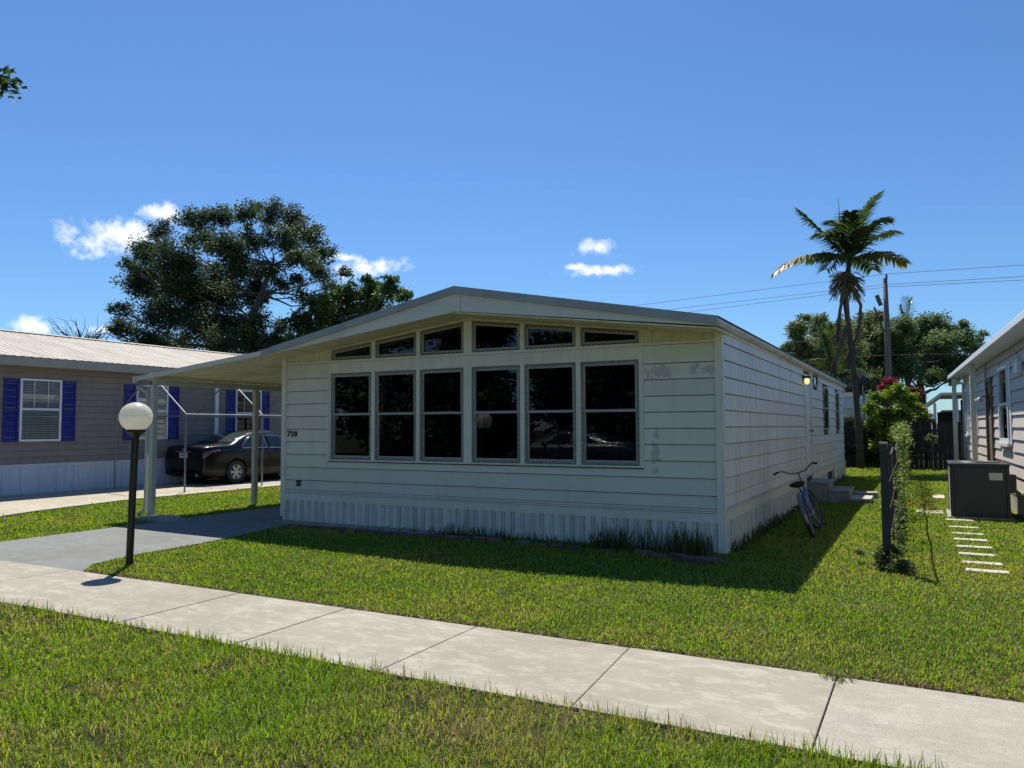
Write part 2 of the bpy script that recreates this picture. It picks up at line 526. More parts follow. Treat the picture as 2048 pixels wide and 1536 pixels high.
# ------------------------------------------------------------------ mesh helpers
class MB:
    def __init__(s):
        s.v, s.f = [], []

    def add(s, vs, fs):
        b = len(s.v)
        s.v += [tuple(p) for p in vs]
        s.f += [tuple(b + i for i in f) for f in fs]
        return s

    def box(s, x0, x1, y0, y1, z0, z1):
        vs = [(x, y, z) for z in (z0, z1) for y in (y0, y1) for x in (x0, x1)]
        return s.add(vs, [(0, 2, 3, 1), (4, 5, 7, 6), (0, 1, 5, 4), (2, 6, 7, 3), (0, 4, 6, 2), (1, 3, 7, 5)])

    def prism(s, pts, fn, d0, d1):
        """polygon pts (a,b) pushed from d0 to d1 through fn(a,b,d)"""
        n = len(pts)
        vs = [fn(a, b, d0) for a, b in pts] + [fn(a, b, d1) for a, b in pts]
        fs = [tuple(range(n - 1, -1, -1)), tuple(range(n, 2 * n))]
        fs += [(i, (i + 1) % n, n + (i + 1) % n, n + i) for i in range(n)]
        return s.add(vs, fs)

    def ring(s, outer, inner, fn, d0, d1):
        n = len(outer)
        for i in range(n):
            j = (i + 1) % n
            s.prism([outer[i], outer[j], inner[j], inner[i]], fn, d0, d1)
        return s

    def tube(s, pts, r, n=8, cap=True):
        pts = [Vector(p) for p in pts]
        rs = r if isinstance(r, (list, tuple)) else [r] * len(pts)
        up = None
        rings = []
        for i, p in enumerate(pts):
            d = (pts[min(i + 1, len(pts) - 1)] - pts[max(i - 1, 0)]).normalized()
            if up is None:
                up = Vector((0, 0, 1)) if abs(d.z) < 0.9 else Vector((0, 1, 0))
            x = d.cross(up).normalized()
            up = x.cross(d)
            rings.append([p + (x * math.cos(2 * PI * k / n) + up * math.sin(2 * PI * k / n)) * rs[i] for k in range(n)])
        b = len(s.v)
        for rr in rings:
            s.v += [tuple(q) for q in rr]
        for i in range(len(pts) - 1):
            for k in range(n):
                k2 = (k + 1) % n
                s.f.append((b + i * n + k, b + i * n + k2, b + (i + 1) * n + k2, b + (i + 1) * n + k))
        if cap:
            s.f.append(tuple(b + k for k in range(n - 1, -1, -1)))
            e = b + (len(pts) - 1) * n
            s.f.append(tuple(e + k for k in range(n)))
        return s

    def lathe(s, prof, c=(0, 0, 0), n=24, axis='z'):
        b = len(s.v)
        for (r, h) in prof:
            for k in range(n):
                a = 2 * PI * k / n
                u, w = r * math.cos(a), r * math.sin(a)
                p = (u, w, h) if axis == 'z' else ((h, u, w) if axis == 'x' else (u, h, w))
                s.v.append((p[0] + c[0], p[1] + c[1], p[2] + c[2]))
        for i in range(len(prof) - 1):
            for k in range(n):
                k2 = (k + 1) % n
                s.f.append((b + i * n + k, b + i * n + k2, b + (i + 1) * n + k2, b + (i + 1) * n + k))
        return s

    def torus(s, c, R_, r, axis='x', n=28, k=8, squash=1.0):
        prof = [(R_ + r * math.cos(2 * PI * i / k), r * squash * math.sin(2 * PI * i / k)) for i in range(k + 1)]
        return s.lathe(prof, c, n, axis)

    def mesh(s, name, recalc=True):
        me = bpy.data.meshes.new(name)
        me.from_pydata(s.v, [], s.f)
        if recalc:
            bm = bmesh.new()
            bm.from_mesh(me)
            bmesh.ops.recalc_face_normals(bm, faces=bm.faces)
            bm.to_mesh(me)
            bm.free()
        return me

    def build(s, name, material, parent=None, smooth=False, bevel=0.0):
        me = s.mesh(name)
        me.materials.append(M[material] if isinstance(material, str) else material)
        if smooth:
            me.polygons.foreach_set('use_smooth', [True] * len(me.polygons))
        o = bpy.data.objects.new(name, me)
        COL.objects.link(o)
        if parent:
            o.parent = parent
        if smooth == 'auto':
            try:
                me.set_sharp_from_angle(angle=R(35))
            except Exception:
                pass
        if bevel:
            bv = o.modifiers.new('bevel', 'BEVEL')
            bv.width = bevel
            bv.segments = 2
            bv.limit_method = 'ANGLE'
        return o


def tag(o, label=None, cat=None, group=None, kind=None):
    if label:
        o['label'] = label
    if cat:
        o['category'] = cat
    if group:
        o['group'] = group
    if kind:
        o['kind'] = kind
    return o


def empty(name, loc=(0, 0, 0), rz=0.0):
    o = bpy.data.objects.new(name, None)
    COL.objects.link(o)
    o.location = loc
    o.rotation_euler = (0, 0, rz)
    o.empty_display_size = 0.2
    return o


def inst(src, parent, loc=(0, 0, 0), rot=(0, 0, 0), scale=None):
    o = src.copy()
    COL.objects.link(o)
    o.parent = parent
    o.location = loc
    o.rotation_euler = rot
    if scale:
        o.scale = scale
    return o


def np_mesh(name, V, F, C, material, parent=None, nper=None):
    """numpy mesh: V (n,3); F = (k,3|4) int array or list of arrays; C (n,3) vertex colours"""
    me = bpy.data.meshes.new(name)
    Fs = F if isinstance(F, list) else [F]
    nl = sum(f.size for f in Fs)
    npoly = sum(len(f) for f in Fs)
    me.vertices.add(len(V))
    me.vertices.foreach_set('co', np.asarray(V, np.float32).ravel())
    me.loops.add(nl)
    me.polygons.add(npoly)
    me.loops.foreach_set('vertex_index', np.concatenate([f.ravel() for f in Fs]).astype(np.int32))
    tot = np.concatenate([np.full(len(f), f.shape[1]) for f in Fs]).astype(np.int32)
    st = np.concatenate([[0], np.cumsum(tot)[:-1]]).astype(np.int32)
    me.polygons.foreach_set('loop_start', st)
    me.polygons.foreach_set('loop_total', tot)
    me.update(calc_edges=True)
    if C is not None:
        ca = me.color_attributes.new('Col', 'FLOAT_COLOR', 'POINT')
        cc = np.ones((len(V), 4), np.float32)
        cc[:, :3] = C
        ca.data.foreach_set('color', cc.ravel())
    me.materials.append(M[material])
    o = bpy.data.objects.new(name, me)
    COL.objects.link(o)
    if parent:
        o.parent = parent
    return o


def rand_dirs(n, rng):
    v = rng.normal(size=(n, 3))
    return v / np.linalg.norm(v, axis=1, keepdims=True)


def leaf_arrays(P, size, palette, rng, flat=0.35, aspect=0.5, droop=0.3):
    """one folded rhombus leaf per point"""
    n = len(P)
    d = rand_dirs(n, rng)
    d[:, 2] = d[:, 2] * flat - droop * rng.random(n)
    d /= np.linalg.norm(d, axis=1, keepdims=True)
    q = rand_dirs(n, rng)
    q[:, 2] += 0.8
    w = np.cross(d, q)
    w /= np.linalg.norm(w, axis=1, keepdims=True) + 1e-9
    nn = np.cross(w, d)
    L_ = size * rng.uniform(0.6, 1.3, n)[:, None]
    b = P - d * L_ * 0.5
    tip = P + d * L_ * 0.5
    mid = P + nn * L_ * -0.06
    l = mid + w * L_ * aspect * 0.5 + nn * L_ * 0.10
    r = mid - w * L_ * aspect * 0.5 + nn * L_ * 0.10
    V = np.stack([b, l, tip, r], 1).reshape(-1, 3)
    i = np.arange(n) * 4
    F = np.concatenate([np.stack([i, i + 1, i + 2], 1), np.stack([i, i + 2, i + 3], 1)])
    pal = np.array(palette)
    c = pal[rng.integers(0, len(pal), n)] * rng.uniform(0.7, 1.3, n)[:, None]
    C = np.repeat(c, 4, 0)
    return V, F, C


# ------------------------------------------------------------------ ground, road, paving
HX0, HX1, HY0, HY1 = -9.54, -2.20, 9.63, 25.70      # main home
SW0, SW1 = 3.98, 5.22                               # sidewalk near and far edge
DRV = [(-11.25, 5.226), (-8.1, 5.226), (-8.45, 5.55), (-8.62, 6.2), (-8.66, 7.2), (-8.85, 8.3), (-9.05, 9.2), (-9.62, 9.62), (-9.62, 22), (-11.3, 22), (-11.3, 9)]
NDRV = [(-18.55, 5.226), (-13.2, 5.226), (-13.9, 6.6), (-14.7, 8.6), (-15.15, 10.6), (-15.2, 24), (-18.55, 24)]
g_ = MB().add([(-300, -250, 0), (300, -250, 0), (300, 350, 0), (-300, 350, 0)], [(0, 1, 2, 3)]).build('ground', 'soil')
tag(g_, kind='structure')


def slab(name, poly, z, mt, h=0.05):
    b = MB()
    b.prism(poly, lambda a, c, d: (a, c, d), z - h, z)
    return tag(b.build(name, mt), kind='structure')


drive = slab('driveway', DRV, 0.016, 'drive')
ndrive = slab('neighbour_driveway', NDRV, 0.04, 'ndrive', 0.09)
sidewalk = tag(empty('sidewalk', (0, 0, 0)), kind='structure')
bed = MB().box(-24, 14, SW0 + 0.01, SW1 - 0.01, -0.05, 0.004).build('slab_bed', 'soil', sidewalk)
xj = [-0.52 - 1.3 * k for k in range(16)]
xj = [-0.52 + 1.3 * k for k in range(9, 0, -1)] + xj
for i in range(len(xj) - 1):
    hi, lo = xj[i] - 0.0035, xj[i + 1] + 0.0035
    b = MB()
    jl = 0.05 if abs(xj[i + 1] + 1.82) < 0.1 else 0.0
    jr = 0.05 if abs(xj[i] + 1.82) < 0.1 else 0.0
    dz = random.uniform(-0.003, 0.004)
    poly = [(lo + jl, SW0), (hi + jr, SW0), (hi - jr, SW1), (lo - jl, SW1)]
    b.prism(poly, lambda a, c, d: (a, c, d), -0.06, 0.022 + dz)
    b.build('slab', 'concrete_agg' if xj[i] > -0.4 else 'concrete', sidewalk, bevel=0.006)
road = tag(MB().box(-150, 150, -6.6, 0.05, -0.05, 0.006).build('road', 'asphalt'), kind='structure')
kerb = tag(MB().box(-150, 150, 0.05, 0.20, -0.05, 0.11).build('kerb', 'concrete', bevel=0.02), kind='structure')
kerb2 = tag(MB().box(-150, 150, -6.75, -6.6, -0.05, 0.11).build('kerb', 'concrete', bevel=0.02), kind='structure')


# ------------------------------------------------------------------ main home
home = tag(empty('mobile_home', (0, 0, 0)), 'weathered white mobile home with dark front windows and low gable roof', 'mobile home')
home.location = (0, 0, 0)
Ff = lambda a, d, z: (a, HY0 - d, z)
Fr = lambda a, d, z: (HX1 + d, a, z)
Fl = lambda a, d, z: (HX0 - d, a, z)


def fn_d(F):                                   # (a,z,d) order for prism / ring
    return lambda a, z, d: F(a, d, z)


def plank(F, a0, a1, z0, z1, mt, parent, t0=0.028, t1=0.010):
    b = MB()
    z0, z1 = z0 + 0.004, z1 - 0.017
    pts = [(0.0, z0), (t0, z0), (t1, z1), (0.0, z1)]
    b.prism(pts, lambda d, z, a: F(a, d, z), a0, a1)
    return b.build('siding_plank', mt, parent)


# core walls (front face pierced by the window band), floor and back
WX0, WX1 = -8.53, -3.24
CX = -5.90
cl_top = lambda x: 3.135 - 0.12 * abs(x - CX)        # clerestory head
sof = lambda x: 3.20 - 0.125 * abs(x - CX)           # soffit line
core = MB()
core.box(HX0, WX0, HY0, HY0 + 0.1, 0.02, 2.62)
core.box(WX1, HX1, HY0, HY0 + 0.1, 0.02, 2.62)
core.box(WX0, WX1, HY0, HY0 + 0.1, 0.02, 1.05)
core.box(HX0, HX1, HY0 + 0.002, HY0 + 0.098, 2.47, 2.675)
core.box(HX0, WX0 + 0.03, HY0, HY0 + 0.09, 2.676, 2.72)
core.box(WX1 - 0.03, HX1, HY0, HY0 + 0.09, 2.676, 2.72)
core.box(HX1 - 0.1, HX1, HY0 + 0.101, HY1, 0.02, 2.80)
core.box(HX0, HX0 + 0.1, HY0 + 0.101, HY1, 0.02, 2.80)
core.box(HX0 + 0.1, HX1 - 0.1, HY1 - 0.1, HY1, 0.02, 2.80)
core.build('wall', 'gap_shade', home)
room = MB()
room.prism([(HX0 + 0.11, 0.3), (HX1 - 0.11, 0.3), (HX1 - 0.11, 2.72), (CX, 3.12), (HX0 + 0.11, 2.72)], lambda a, z, d: (a, d, z), HY0 + 3.2, HY0 + 3.25)
room.box(HX0 + 0.11, HX1 - 0.11, HY0 + 0.11, HY0 + 3.2, 0.40, 0.45)
room.build('room_lining', 'interior', home)
# gable panel above the top trim, around the clerestory
gp = MB()
fnF = fn_d(Ff)
gp.prism([(HX0, 2.63), (WX0 + 0.04, 2.63), (WX0 + 0.04, sof(WX0 + 0.04)), (HX0, sof(HX0))], fnF, -0.05, 0.004)
gp.prism([(WX1 - 0.04, 2.63), (HX1, 2.63), (HX1, sof(HX1)), (WX1 - 0.04, sof(WX1 - 0.04))], fnF, -0.05, 0.004)
for a0, a1 in ((WX0 + 0.04, CX), (CX, WX1 - 0.04)):
    gp.prism([(a0, cl_top(a0) + 0.01), (a1, cl_top(a1) + 0.01), (a1, sof(a1)), (a0, sof(a0))], fnF, -0.05, 0.0045)
gp.build('gable_panel', 'cream', home)
for k, (a, b_) in enumerate(((HX0 + 0.06, WX0 - 0.02), (WX1 + 0.02, HX1 - 0.06))):
    n = int((b_ - a) / 0.115)
    for i in range(n + 1):
        x = a + (b_ - a) * i / n
        MB().prism([(x - 0.012, 2.665), (x + 0.012, 2.665), (x + 0.012, sof(x) - 0.002), (x - 0.012, sof(x) - 0.002)], fnF, 0.004, 0.011).build('gable_batten', 'cream', home)
# horizontal siding, front
ZL = [0.545, 0.703, 0.915, 1.128, 1.338, 1.545, 1.755, 1.963, 2.175, 2.383, 2.625]
for i in range(len(ZL) - 1):
    z0, z1 = ZL[i] + 0.001, ZL[i + 1] + 0.012
    segs = []
    if z1 < 0.95:
        sp = random.uniform(-6.6, -5.4)
        segs = [(HX0 + 0.07, sp - 0.002), (sp + 0.002, HX1 - 0.075)]
    elif z0 < 1.0:
        sp = random.uniform(-6.6, -5.4)
        z1 = 1.032
        segs = [(HX0 + 0.07, WX0 - 0.03)]
        plank(Ff, HX0 + 0.07, WX0 - 0.028, z0, ZL[i + 1] + 0.012, 'siding_front', home)
        plank(Ff, WX1 + 0.028, HX1 - 0.075, z0, ZL[i + 1] + 0.012, 'siding_front', home)
        plank(Ff, WX0 - 0.026, -5.2, z0, z1, 'siding_front', home)
        plank(Ff, -5.197, WX1 + 0.026, z0, z1, 'siding_front', home)
        continue
    elif z1 > 2.6:
        segs = [(HX0 + 0.07, WX0 - 0.028), (WX1 + 0.028, HX1 - 0.075)]
    else:
        segs = [(HX0 + 0.07, WX0 - 0.028), (WX1 + 0.028, HX1 - 0.075)]
    for a0, a1 in segs:
        plank(Ff, a0, a1, z0, z1, 'siding_front', home)


def board(name, F, a0, a1, z0, z1, d0, d1, mt, parent, bevel=0.0):
    b = MB()
    b.prism([(a0, z0), (a1, z0), (a1, z1), (a0, z1)], fn_d(F), d0, d1)
    return b.build(name, mt, parent, bevel=bevel)


board('window_head_board', Ff, WX0 - 0.026, WX1 + 0.026, 2.452, 2.622, 0.001, 0.016, 'trim', home)
board('top_trim', Ff, HX0 + 0.07, HX1 - 0.075, 2.6255, 2.662, 0.0, 0.032, 'trim', home)
board('sill_trim', Ff, WX0 - 0.028, WX1 + 0.030, 1.034, 1.058, 0.0, 0.055, 'trim', home)
board('window_side_trim', Ff, WX0 - 0.026, WX0, 1.059, 2.452, 0.0, 0.038, 'trim', home)
board('window_side_trim', Ff, WX1, WX1 + 0.026, 1.059, 2.452, 0.0, 0.038, 'trim', home)
board('belt_trim', Ff, HX0 + 0.02, HX1 - 0.02, 0.372, 0.487, 0.0, 0.034, 'trim', home)
board('belt_trim', Ff, HX0 + 0.02, HX1 - 0.02, 0.493, 0.512, 0.0, 0.042, 'trim', home)
board('belt_trim', Ff, HX0 + 0.02, HX1 - 0.02, 0.518, 0.543, 0.0, 0.030, 'trim', home)
# corner trims: L shaped
cb = MB()
cb.box(HX1 - 0.074, HX1 + 0.022, HY0 - 0.046, HY0 + 0.004, 0.0, 2.735)
cb.box(HX1 + 0.001, HX1 + 0.0215, HY0 + 0.005, HY0 + 0.05, 0.0, 2.735)
cb.build('corner_trim', 'trim', home)
cb = MB()
cb.box(HX0 - 0.022, HX0 + 0.066, HY0 - 0.046, HY0 + 0.004, 0.10, 2.735)
cb.box(HX0 - 0.0215, HX0 - 0.001, HY0 + 0.005, HY0 + 0.05, 0.10, 2.735)
cb.build('corner_trim', 'trim', home)


def skirt_panels(F, a0, a1, z0, z1, mt, parent, w=0.61, off=0.006, period=0.122, depth=0.030, gap=0.002):
    n = max(1, round((a1 - a0) / w))
    w = (a1 - a0) / n
    k = max(1, round(w / period))
    p = w / k
    prof = []
    for i in range(k):
        s = i * p
        prof += [(s + 0.006, off + depth), (s + p * 0.52, off + depth), (s + p * 0.58, off), (s + p * 0.70, off), (s + p * 0.74, off + depth * 0.8), (s + p * 0.84, off + depth * 0.8), (s + p * 0.88, off), (s + min(p * 0.96, p - gap - 0.001), off)]
    pts = prof + [(w - gap, off), (w - gap, -0.004), (0.002, -0.004)]
    src = None
    for i in range(n):
        b = MB()
        j = random.uniform(-0.003, 0.004)
        b.prism([(a + a0 + i * w, d + j) for a, d in pts], lambda a, d, z: F(a, d, z), z0, z1)
        b.build('skirting_panel', mt, parent)


skirt_panels(Ff, HX0 + 0.02, HX1 - 0.02, 0.0, 0.371, 'skirt', home, w=0.3, period=0.15, gap=0.010)
skirt_panels(Fr, HY0 + 0.06, 20.85, 0.0, 0.40, 'skirt', home, w=0.16, period=0.16, gap=0.016)
skirt_panels(Fr, 22.15, HY1, 0.0, 0.40, 'skirt', home)
skirt_panels(Fl, HY0 + 0.02, HY1, 0.0, 0.40, 'skirt', home, w=1.2, period=0.3)
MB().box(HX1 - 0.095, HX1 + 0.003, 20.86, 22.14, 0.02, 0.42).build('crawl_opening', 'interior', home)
board('open_hatch_panel', lambda a, d, z: (HX1 + 0.05 + d, a, z), 22.2, 22.75, 0.02, 0.5, 0, 0.015, 'skirt', home)

# right side siding with openings (door, small window, two windows)
OPEN = [(16.92, 17.90, 0.50, 2.70), (18.42, 19.18, 2.47, 2.83), (20.32, 21.35, 1.47, 2.55), (23.35, 24.15, 1.42, 2.53)]
ZR = [0.56, 0.72, 0.93, 1.14, 1.35, 1.56, 1.77, 1.98, 2.19, 2.40, 2.61, 2.79]
for i in range(len(ZR) - 1):
    z0, z1 = ZR[i] + 0.001, ZR[i + 1] + 0.012
    cuts = sorted([(o[0], o[1]) for o in OPEN if o[2] < z1 - 0.03 and o[3] > z0 + 0.03])
    cur = HY0 + 0.052
    spans = []
    for c0, c1 in cuts:
        spans.append((cur, c0))
        cur = c1
    spans.append((cur, HY1))
    for a0, a1 in spans:
        if a1 - a0 > 4.5:
            s = a0 + (a1 - a0) * (0.4 + 0.15 * ((i * 7) % 3))
            plank(Fr, a0, s - 0.002, z0, z1, 'siding_side', home)
            plank(Fr, s + 0.002, a1, z0, z1, 'siding_side', home)
        else:
            plank(Fr, a0, a1, z0, z1, 'siding_side', home)
    plank(Fl, HY0 + 0.052, HY1, z0, z1, 'siding_side', home)
for (za, zb, d) in ((0.40, 0.511, 0.036), (0.517, 0.535, 0.044), (0.541, 0.556, 0.030)):
    board('belt_trim', Fr, HY0 + 0.02, 16.90, za, zb, 0.0, d, 'trim', home)
    board('belt_trim', Fr, 17.92, HY1 + 0.02, za, zb, 0.0, d, 'trim', home)
    board('belt_trim', Fl, HY0 + 0.02, HY1 + 0.02, za, zb, 0.0, d, 'trim', home)
board('frieze_board', Fr, HY0 - 0.02, HY1 + 0.03, 2.735, 2.795, 0.0, 0.034, 'trim', home)
# side door
dr = board('door', Fr, 16.98, 17.84, 0.53, 2.60, 0.0, 0.018, 'door', home)
for a0, a1, z0, z1 in ((16.92, 16.975, 0.50, 2.66), (17.845, 17.90, 0.50, 2.66), (16.976, 17.844, 2.605, 2.66)):
    board('door_frame', Fr, a0, a1, z0, z1, 0.0, 0.045, 'trim', dr)
board('door_sill', Fr, 16.976, 17.844, 0.50, 0.528, 0.0, 0.05, 'alu', dr)
hb = MB()
hb.lathe([(0.0, 0.018), (0.026, 0.018), (0.026, 0.028), (0.012, 0.032), (0.012, 0.055), (0.030, 0.062), (0.032, 0.085), (0.0, 0.098)], (HX1, 17.76, 1.47), 14, 'x')
hb.build('door_knob', 'steel', dr, True)
hb = MB()
hb.lathe([(0.0, 0.018), (0.028, 0.018), (0.026, 0.032), (0.0, 0.034)], (HX1, 17.76, 1.62), 14, 'x')
hb.build('deadbolt', 'steel', dr, True)
# porch light beside the door
pl = MB()
pl.box(HX1, HX1 + 0.035, 16.74, 16.86, 2.44, 2.60)
pl.box(HX1 + 0.035, HX1 + 0.17, 16.73, 16.87, 2.555, 2.60)
plo = pl.build('porch_light', 'black', home)
bb = MB()
bb.lathe([(0.001, -0.075), (0.03, -0.066), (0.05, -0.04), (0.056, 0.0), (0.048, 0.04), (0.025, 0.055)], (HX1 + 0.10, 16.80, 2.50), 14)
bb.build('bulb', 'bulb', plo, True)


def framed_window(F, a0, a1, z0, z1, parent, fr='alu', fw=0.05, dep=0.045, rail=True, pane_d=0.018, back=True, name='window'):
    b = MB()
    o = [(a0, z0), (a1, z0), (a1, z1), (a0, z1)]
    i = [(a0 + fw, z0 + fw), (a1 - fw, z0 + fw), (a1 - fw, z1 - fw), (a0 + fw, z1 - fw)]
    b.ring(o, i, fn_d(F), 0.0, dep)
    w = b.build(name, fr, parent)
    zm = (z0 + z1) / 2
    if rail:
        board('meeting_rail', F, a0 + fw, a1 - fw, zm - 0.02, zm + 0.02, 0.004, dep - 0.006, fr, w)
        board('pane', F, a0 + fw, a1 - fw, z0 + fw, zm - 0.02, pane_d, pane_d + 0.004, 'glass', w)
        board('pane', F, a0 + fw, a1 - fw, zm + 0.02, z1 - fw, pane_d - 0.008, pane_d - 0.004, 'glass', w)
    else:
        board('pane', F, a0 + fw, a1 - fw, z0 + fw, z1 - fw, pane_d, pane_d + 0.004, 'glass', w)
    if back:
        board('window_backing', F, a0 + fw, a1 - fw, z0 + fw, z1 - fw, 0.001, 0.004, 'blind' if back == 'blind' else 'interior', w)
    return w


for (a0, a1, z0, z1), rl in zip(OPEN[1:], (False, True, True)):
    w = framed_window(Fr, a0, a1, z0, z1, home, rail=rl, back='blind')

# front windows: six tall sash units and six clerestory lights
LOW = [(-8.50, -7.675), (-7.605, -6.815), (-6.745, -5.965), (-5.825, -5.025), (-4.955, -4.165), (-4.095, -3.27)]
for i in range(7):                            # mullions
    x0 = WX0 if i == 0 else LOW[i - 1][1]
    x1 = WX1 if i == 6 else LOW[i][0]
    board('mullion', Ff, x0 + 0.0005, x1 - 0.0005, 1.059, 2.4515, -0.06, 0.022, 'trim', home)
    if 0 < i < 6:
        x = (x0 + x1) / 2
        b = MB()
        b.prism([(x0, 2.663), (x1, 2.663), (x1, cl_top(x1) + 0.012), (x0, cl_top(x0) + 0.012)], fnF, -0.06, 0.020)
        b.build('mullion', 'trim', home)
for (x0, x1) in LOW:
    z0, z1 = 1.060, 2.451
    b = MB()
    t = 0.036
    b.ring([(x0, z0), (x1, z0), (x1, z1), (x0, z1)], [(x0 + t, z0 + t), (x1 - t, z0 + t), (x1 - t, z1 - t), (x0 + t, z1 - t)], fnF, -0.05, 0.018)
    w = b.build('window', 'alu', home)
    t2 = t + 0.022
    zm = 1.785
    for nm, za, zb, dd in (('upper_sash', zm - 0.018, z1 - t, 0.006), ('lower_sash', z0 + t, zm + 0.018, -0.008)):
        b = MB()
        b.ring([(x0 + t, za), (x1 - t, za), (x1 - t, zb), (x0 + t, zb)],
               [(x0 + t2, za + 0.026), (x1 - t2, za + 0.026), (x1 - t2, zb - 0.026), (x0 + t2, zb - 0.026)], fnF, dd - 0.03, dd)
        b.build(nm, 'alu_light', w)
        board('pane', Ff, x0 + t2 - 0.004, x1 - t2 + 0.004, za + 0.022, zb - 0.022, dd - 0.02, dd - 0.016, 'glass', w)
    rv = MB()                                  # screws round the frame
    k = int((z1 - z0) / 0.07)
    for j in range(k):
        z = z0 + 0.04 + (z1 - z0 - 0.08) * j / (k - 1)
        for x in (x0 + 0.012, x1 - 0.012):
            rv.box(x - 0.006, x + 0.006, HY0 - 0.021, HY0 - 0.017, z - 0.008, z + 0.008)
    k = int((x1 - x0) / 0.07)
    for j in range(k):
        x = x0 + 0.05 + (x1 - x0 - 0.1) * j / (k - 1)
        for z in (z0 + 0.012, z1 - 0.012):
            rv.box(x - 0.008, x + 0.008, HY0 - 0.021, HY0 - 0.017, z - 0.006, z + 0.006)
    tag(rv.build('screw_row', 'rivet', w), kind='stuff')
for (x0, x1) in LOW:
    z0 = 2.664
    zl, zr = cl_top(x0), cl_top(x1)
    b = MB()
    t = 0.030
    o = [(x0, z0), (x1, z0), (x1, zr), (x0, zl)]
    i_ = [(x0 + t, z0 + t), (x1 - t, z0 + t), (x1 - t, cl_top(x1 - t) - t), (x0 + t, cl_top(x0 + t) - t)]
    b.ring(o, i_, fnF, -0.05, 0.016)
    w = b.build('clerestory_window', 'alu', home)
    t2 = t + 0.022
    i2 = [(x0 + t2, z0 + t2), (x1 - t2, z0 + t2), (x1 - t2, cl_top(x1 - t2) - t2), (x0 + t2, cl_top(x0 + t2) - t2)]
    MB().ring(i_, i2, fnF, -0.03, 0.002).build('sash', 'alu_light', w)
    MB().prism([(x0 + t, z0 + t), (x1 - t, z0 + t), (x1 - t, cl_top(x1 - t) - t), (x0 + t, cl_top(x0 + t) - t)], fnF, -0.022, -0.018).build('pane', 'glass', w)
    rv = MB()
    k = int((x1 - x0) / 0.07)
    for j in range(k):
        x = x0 + 0.05 + (x1 - x0 - 0.1) * j / (k - 1)
        rv.box(x - 0.012, x + 0.012, HY0 - 0.020, HY0 - 0.0155, z0 + 0.004, z0 + 0.020)
        rv.box(x - 0.010, x + 0.010, HY0 - 0.019, HY0 - 0.0155, cl_top(x) - 0.022, cl_top(x) - 0.010)
    tag(rv.build('screw_row', 'rivet', w), kind='stuff')
# curtains behind the lower sashes
for (x0, x1) in LOW:
    n = 60
    b = MB()
    vs, fs = [], []
    for j in range(n + 1):
        x = x0 + (x1 - x0) * j / n
        y = HY0 + 0.16 + 0.025 * math.sin(j * 1.1 + x0 * 3) + 0.012 * math.sin(j * 2.7)
        vs += [(x, y, 1.0), (x, y, 2.5)]
    fs = [(2 * j, 2 * j + 2, 2 * j + 3, 2 * j + 1) for j in range(n)]
    b.add(vs, fs).build('curtain', 'curtain', home, True)

# roof: ridge, rake cap, tapered fascia, soffit, gutter
YR = 8.95
RX, RZ = -5.69, 3.53
EX1, EZ1 = -2.07, 2.855
EX0, EZ0 = -9.36, 2.82
roof = MB()
for xa, za, xb, zb in ((EX0, EZ0, RX, RZ), (RX, RZ, EX1, EZ1)):
    roof.prism([(xa, za - 0.03), (xb, zb - 0.03), (xb, zb), (xa, za)], lambda a, z, d: (a, d, z), YR - 0.02, HY1 + 0.3)
rf = roof.build('roof', 'rooftar', home)
for xa, za, xb, zb in ((EX0, EZ0, RX, RZ), (RX, RZ, EX1, EZ1)):
    MB().prism([(xa, za - 0.105), (xb, zb - 0.105), (xb, zb - 0.004), (xa, za - 0.004)], lambda a, z, d: (a, d, z), YR - 0.045, YR - 0.021).build('rake_cap', 'capgrey', home)
fb = lambda x: 3.175 - 0.122 * abs(x - RX - 0.03)
for xa, za, xb, zb in ((EX0 + 0.05, EZ0 + 0.01, -5.60, RZ - 0.02), (-5.592, RZ - 0.025, EX1 - 0.03, EZ1)):
    pts = [(xa, fb(xa)), (xb, fb(xb)), (xb, zb - 0.08), (xa, za - 0.08)]
    if xa < RX < xb:
        pts = [(xa, fb(xa)), (RX, fb(RX)), (xb, fb(xb)), (xb, zb - 0.08), (RX, RZ - 0.07), (xa, za - 0.08)]
    MB().prism(pts, lambda a, z, d: (a, d, z), YR - 0.012, YR + 0.012).build('fascia', 'fascia', home)
for xa, xb in ((HX0 - 0.0, CX), (CX, HX1 + 0.1)):
    MB().prism([(xa, sof(xa) - 0.02), (xb, sof(xb) - 0.02), (xb, sof(xb)), (xa, sof(xa))], lambda a, z, d: (a, d, z), YR + 0.013, HY0 + 0.05).build('soffit', 'cream', home)
for xa in np.arange(HX0 + 0.3, HX1, 0.4):
    MB().box(xa - 0.008, xa + 0.008, YR + 0.014, HY0 - 0.012, sof(xa) - 0.028, sof(xa) - 0.019).build('soffit_seam', 'cream', home)
gy = [YR - 0.02, 10.45, 14.6, 18.7, 22.3, HY1 + 0.3]
for i in range(5):
    sag = [0.0, 0.004, -0.012, -0.02, 0.0][i]
    prof = [(HX1 + 0.005, 2.765), (HX1 + 0.09, 2.765), (HX1 + 0.125, 2.80), (HX1 + 0.13, 2.85), (HX1 + 0.122, 2.85), (HX1 + 0.115, 2.805), (HX1 + 0.085, 2.775), (HX1 + 0.005, 2.775)]
    MB().prism([(a, z + sag) for a, z in prof], lambda a, z, d: (a, d, z), gy[i] + 0.004, gy[i + 1] - 0.004).build('gutter', 'gutter', home)
MB().box(-2.30, EX1 - 0.01, YR + 0.02, HY1 + 0.2, 2.797, 2.822).build('eave_soffit', 'trim', home)
vp = MB()
vx, vy = at(551, 690, 12.2).x, 12.6
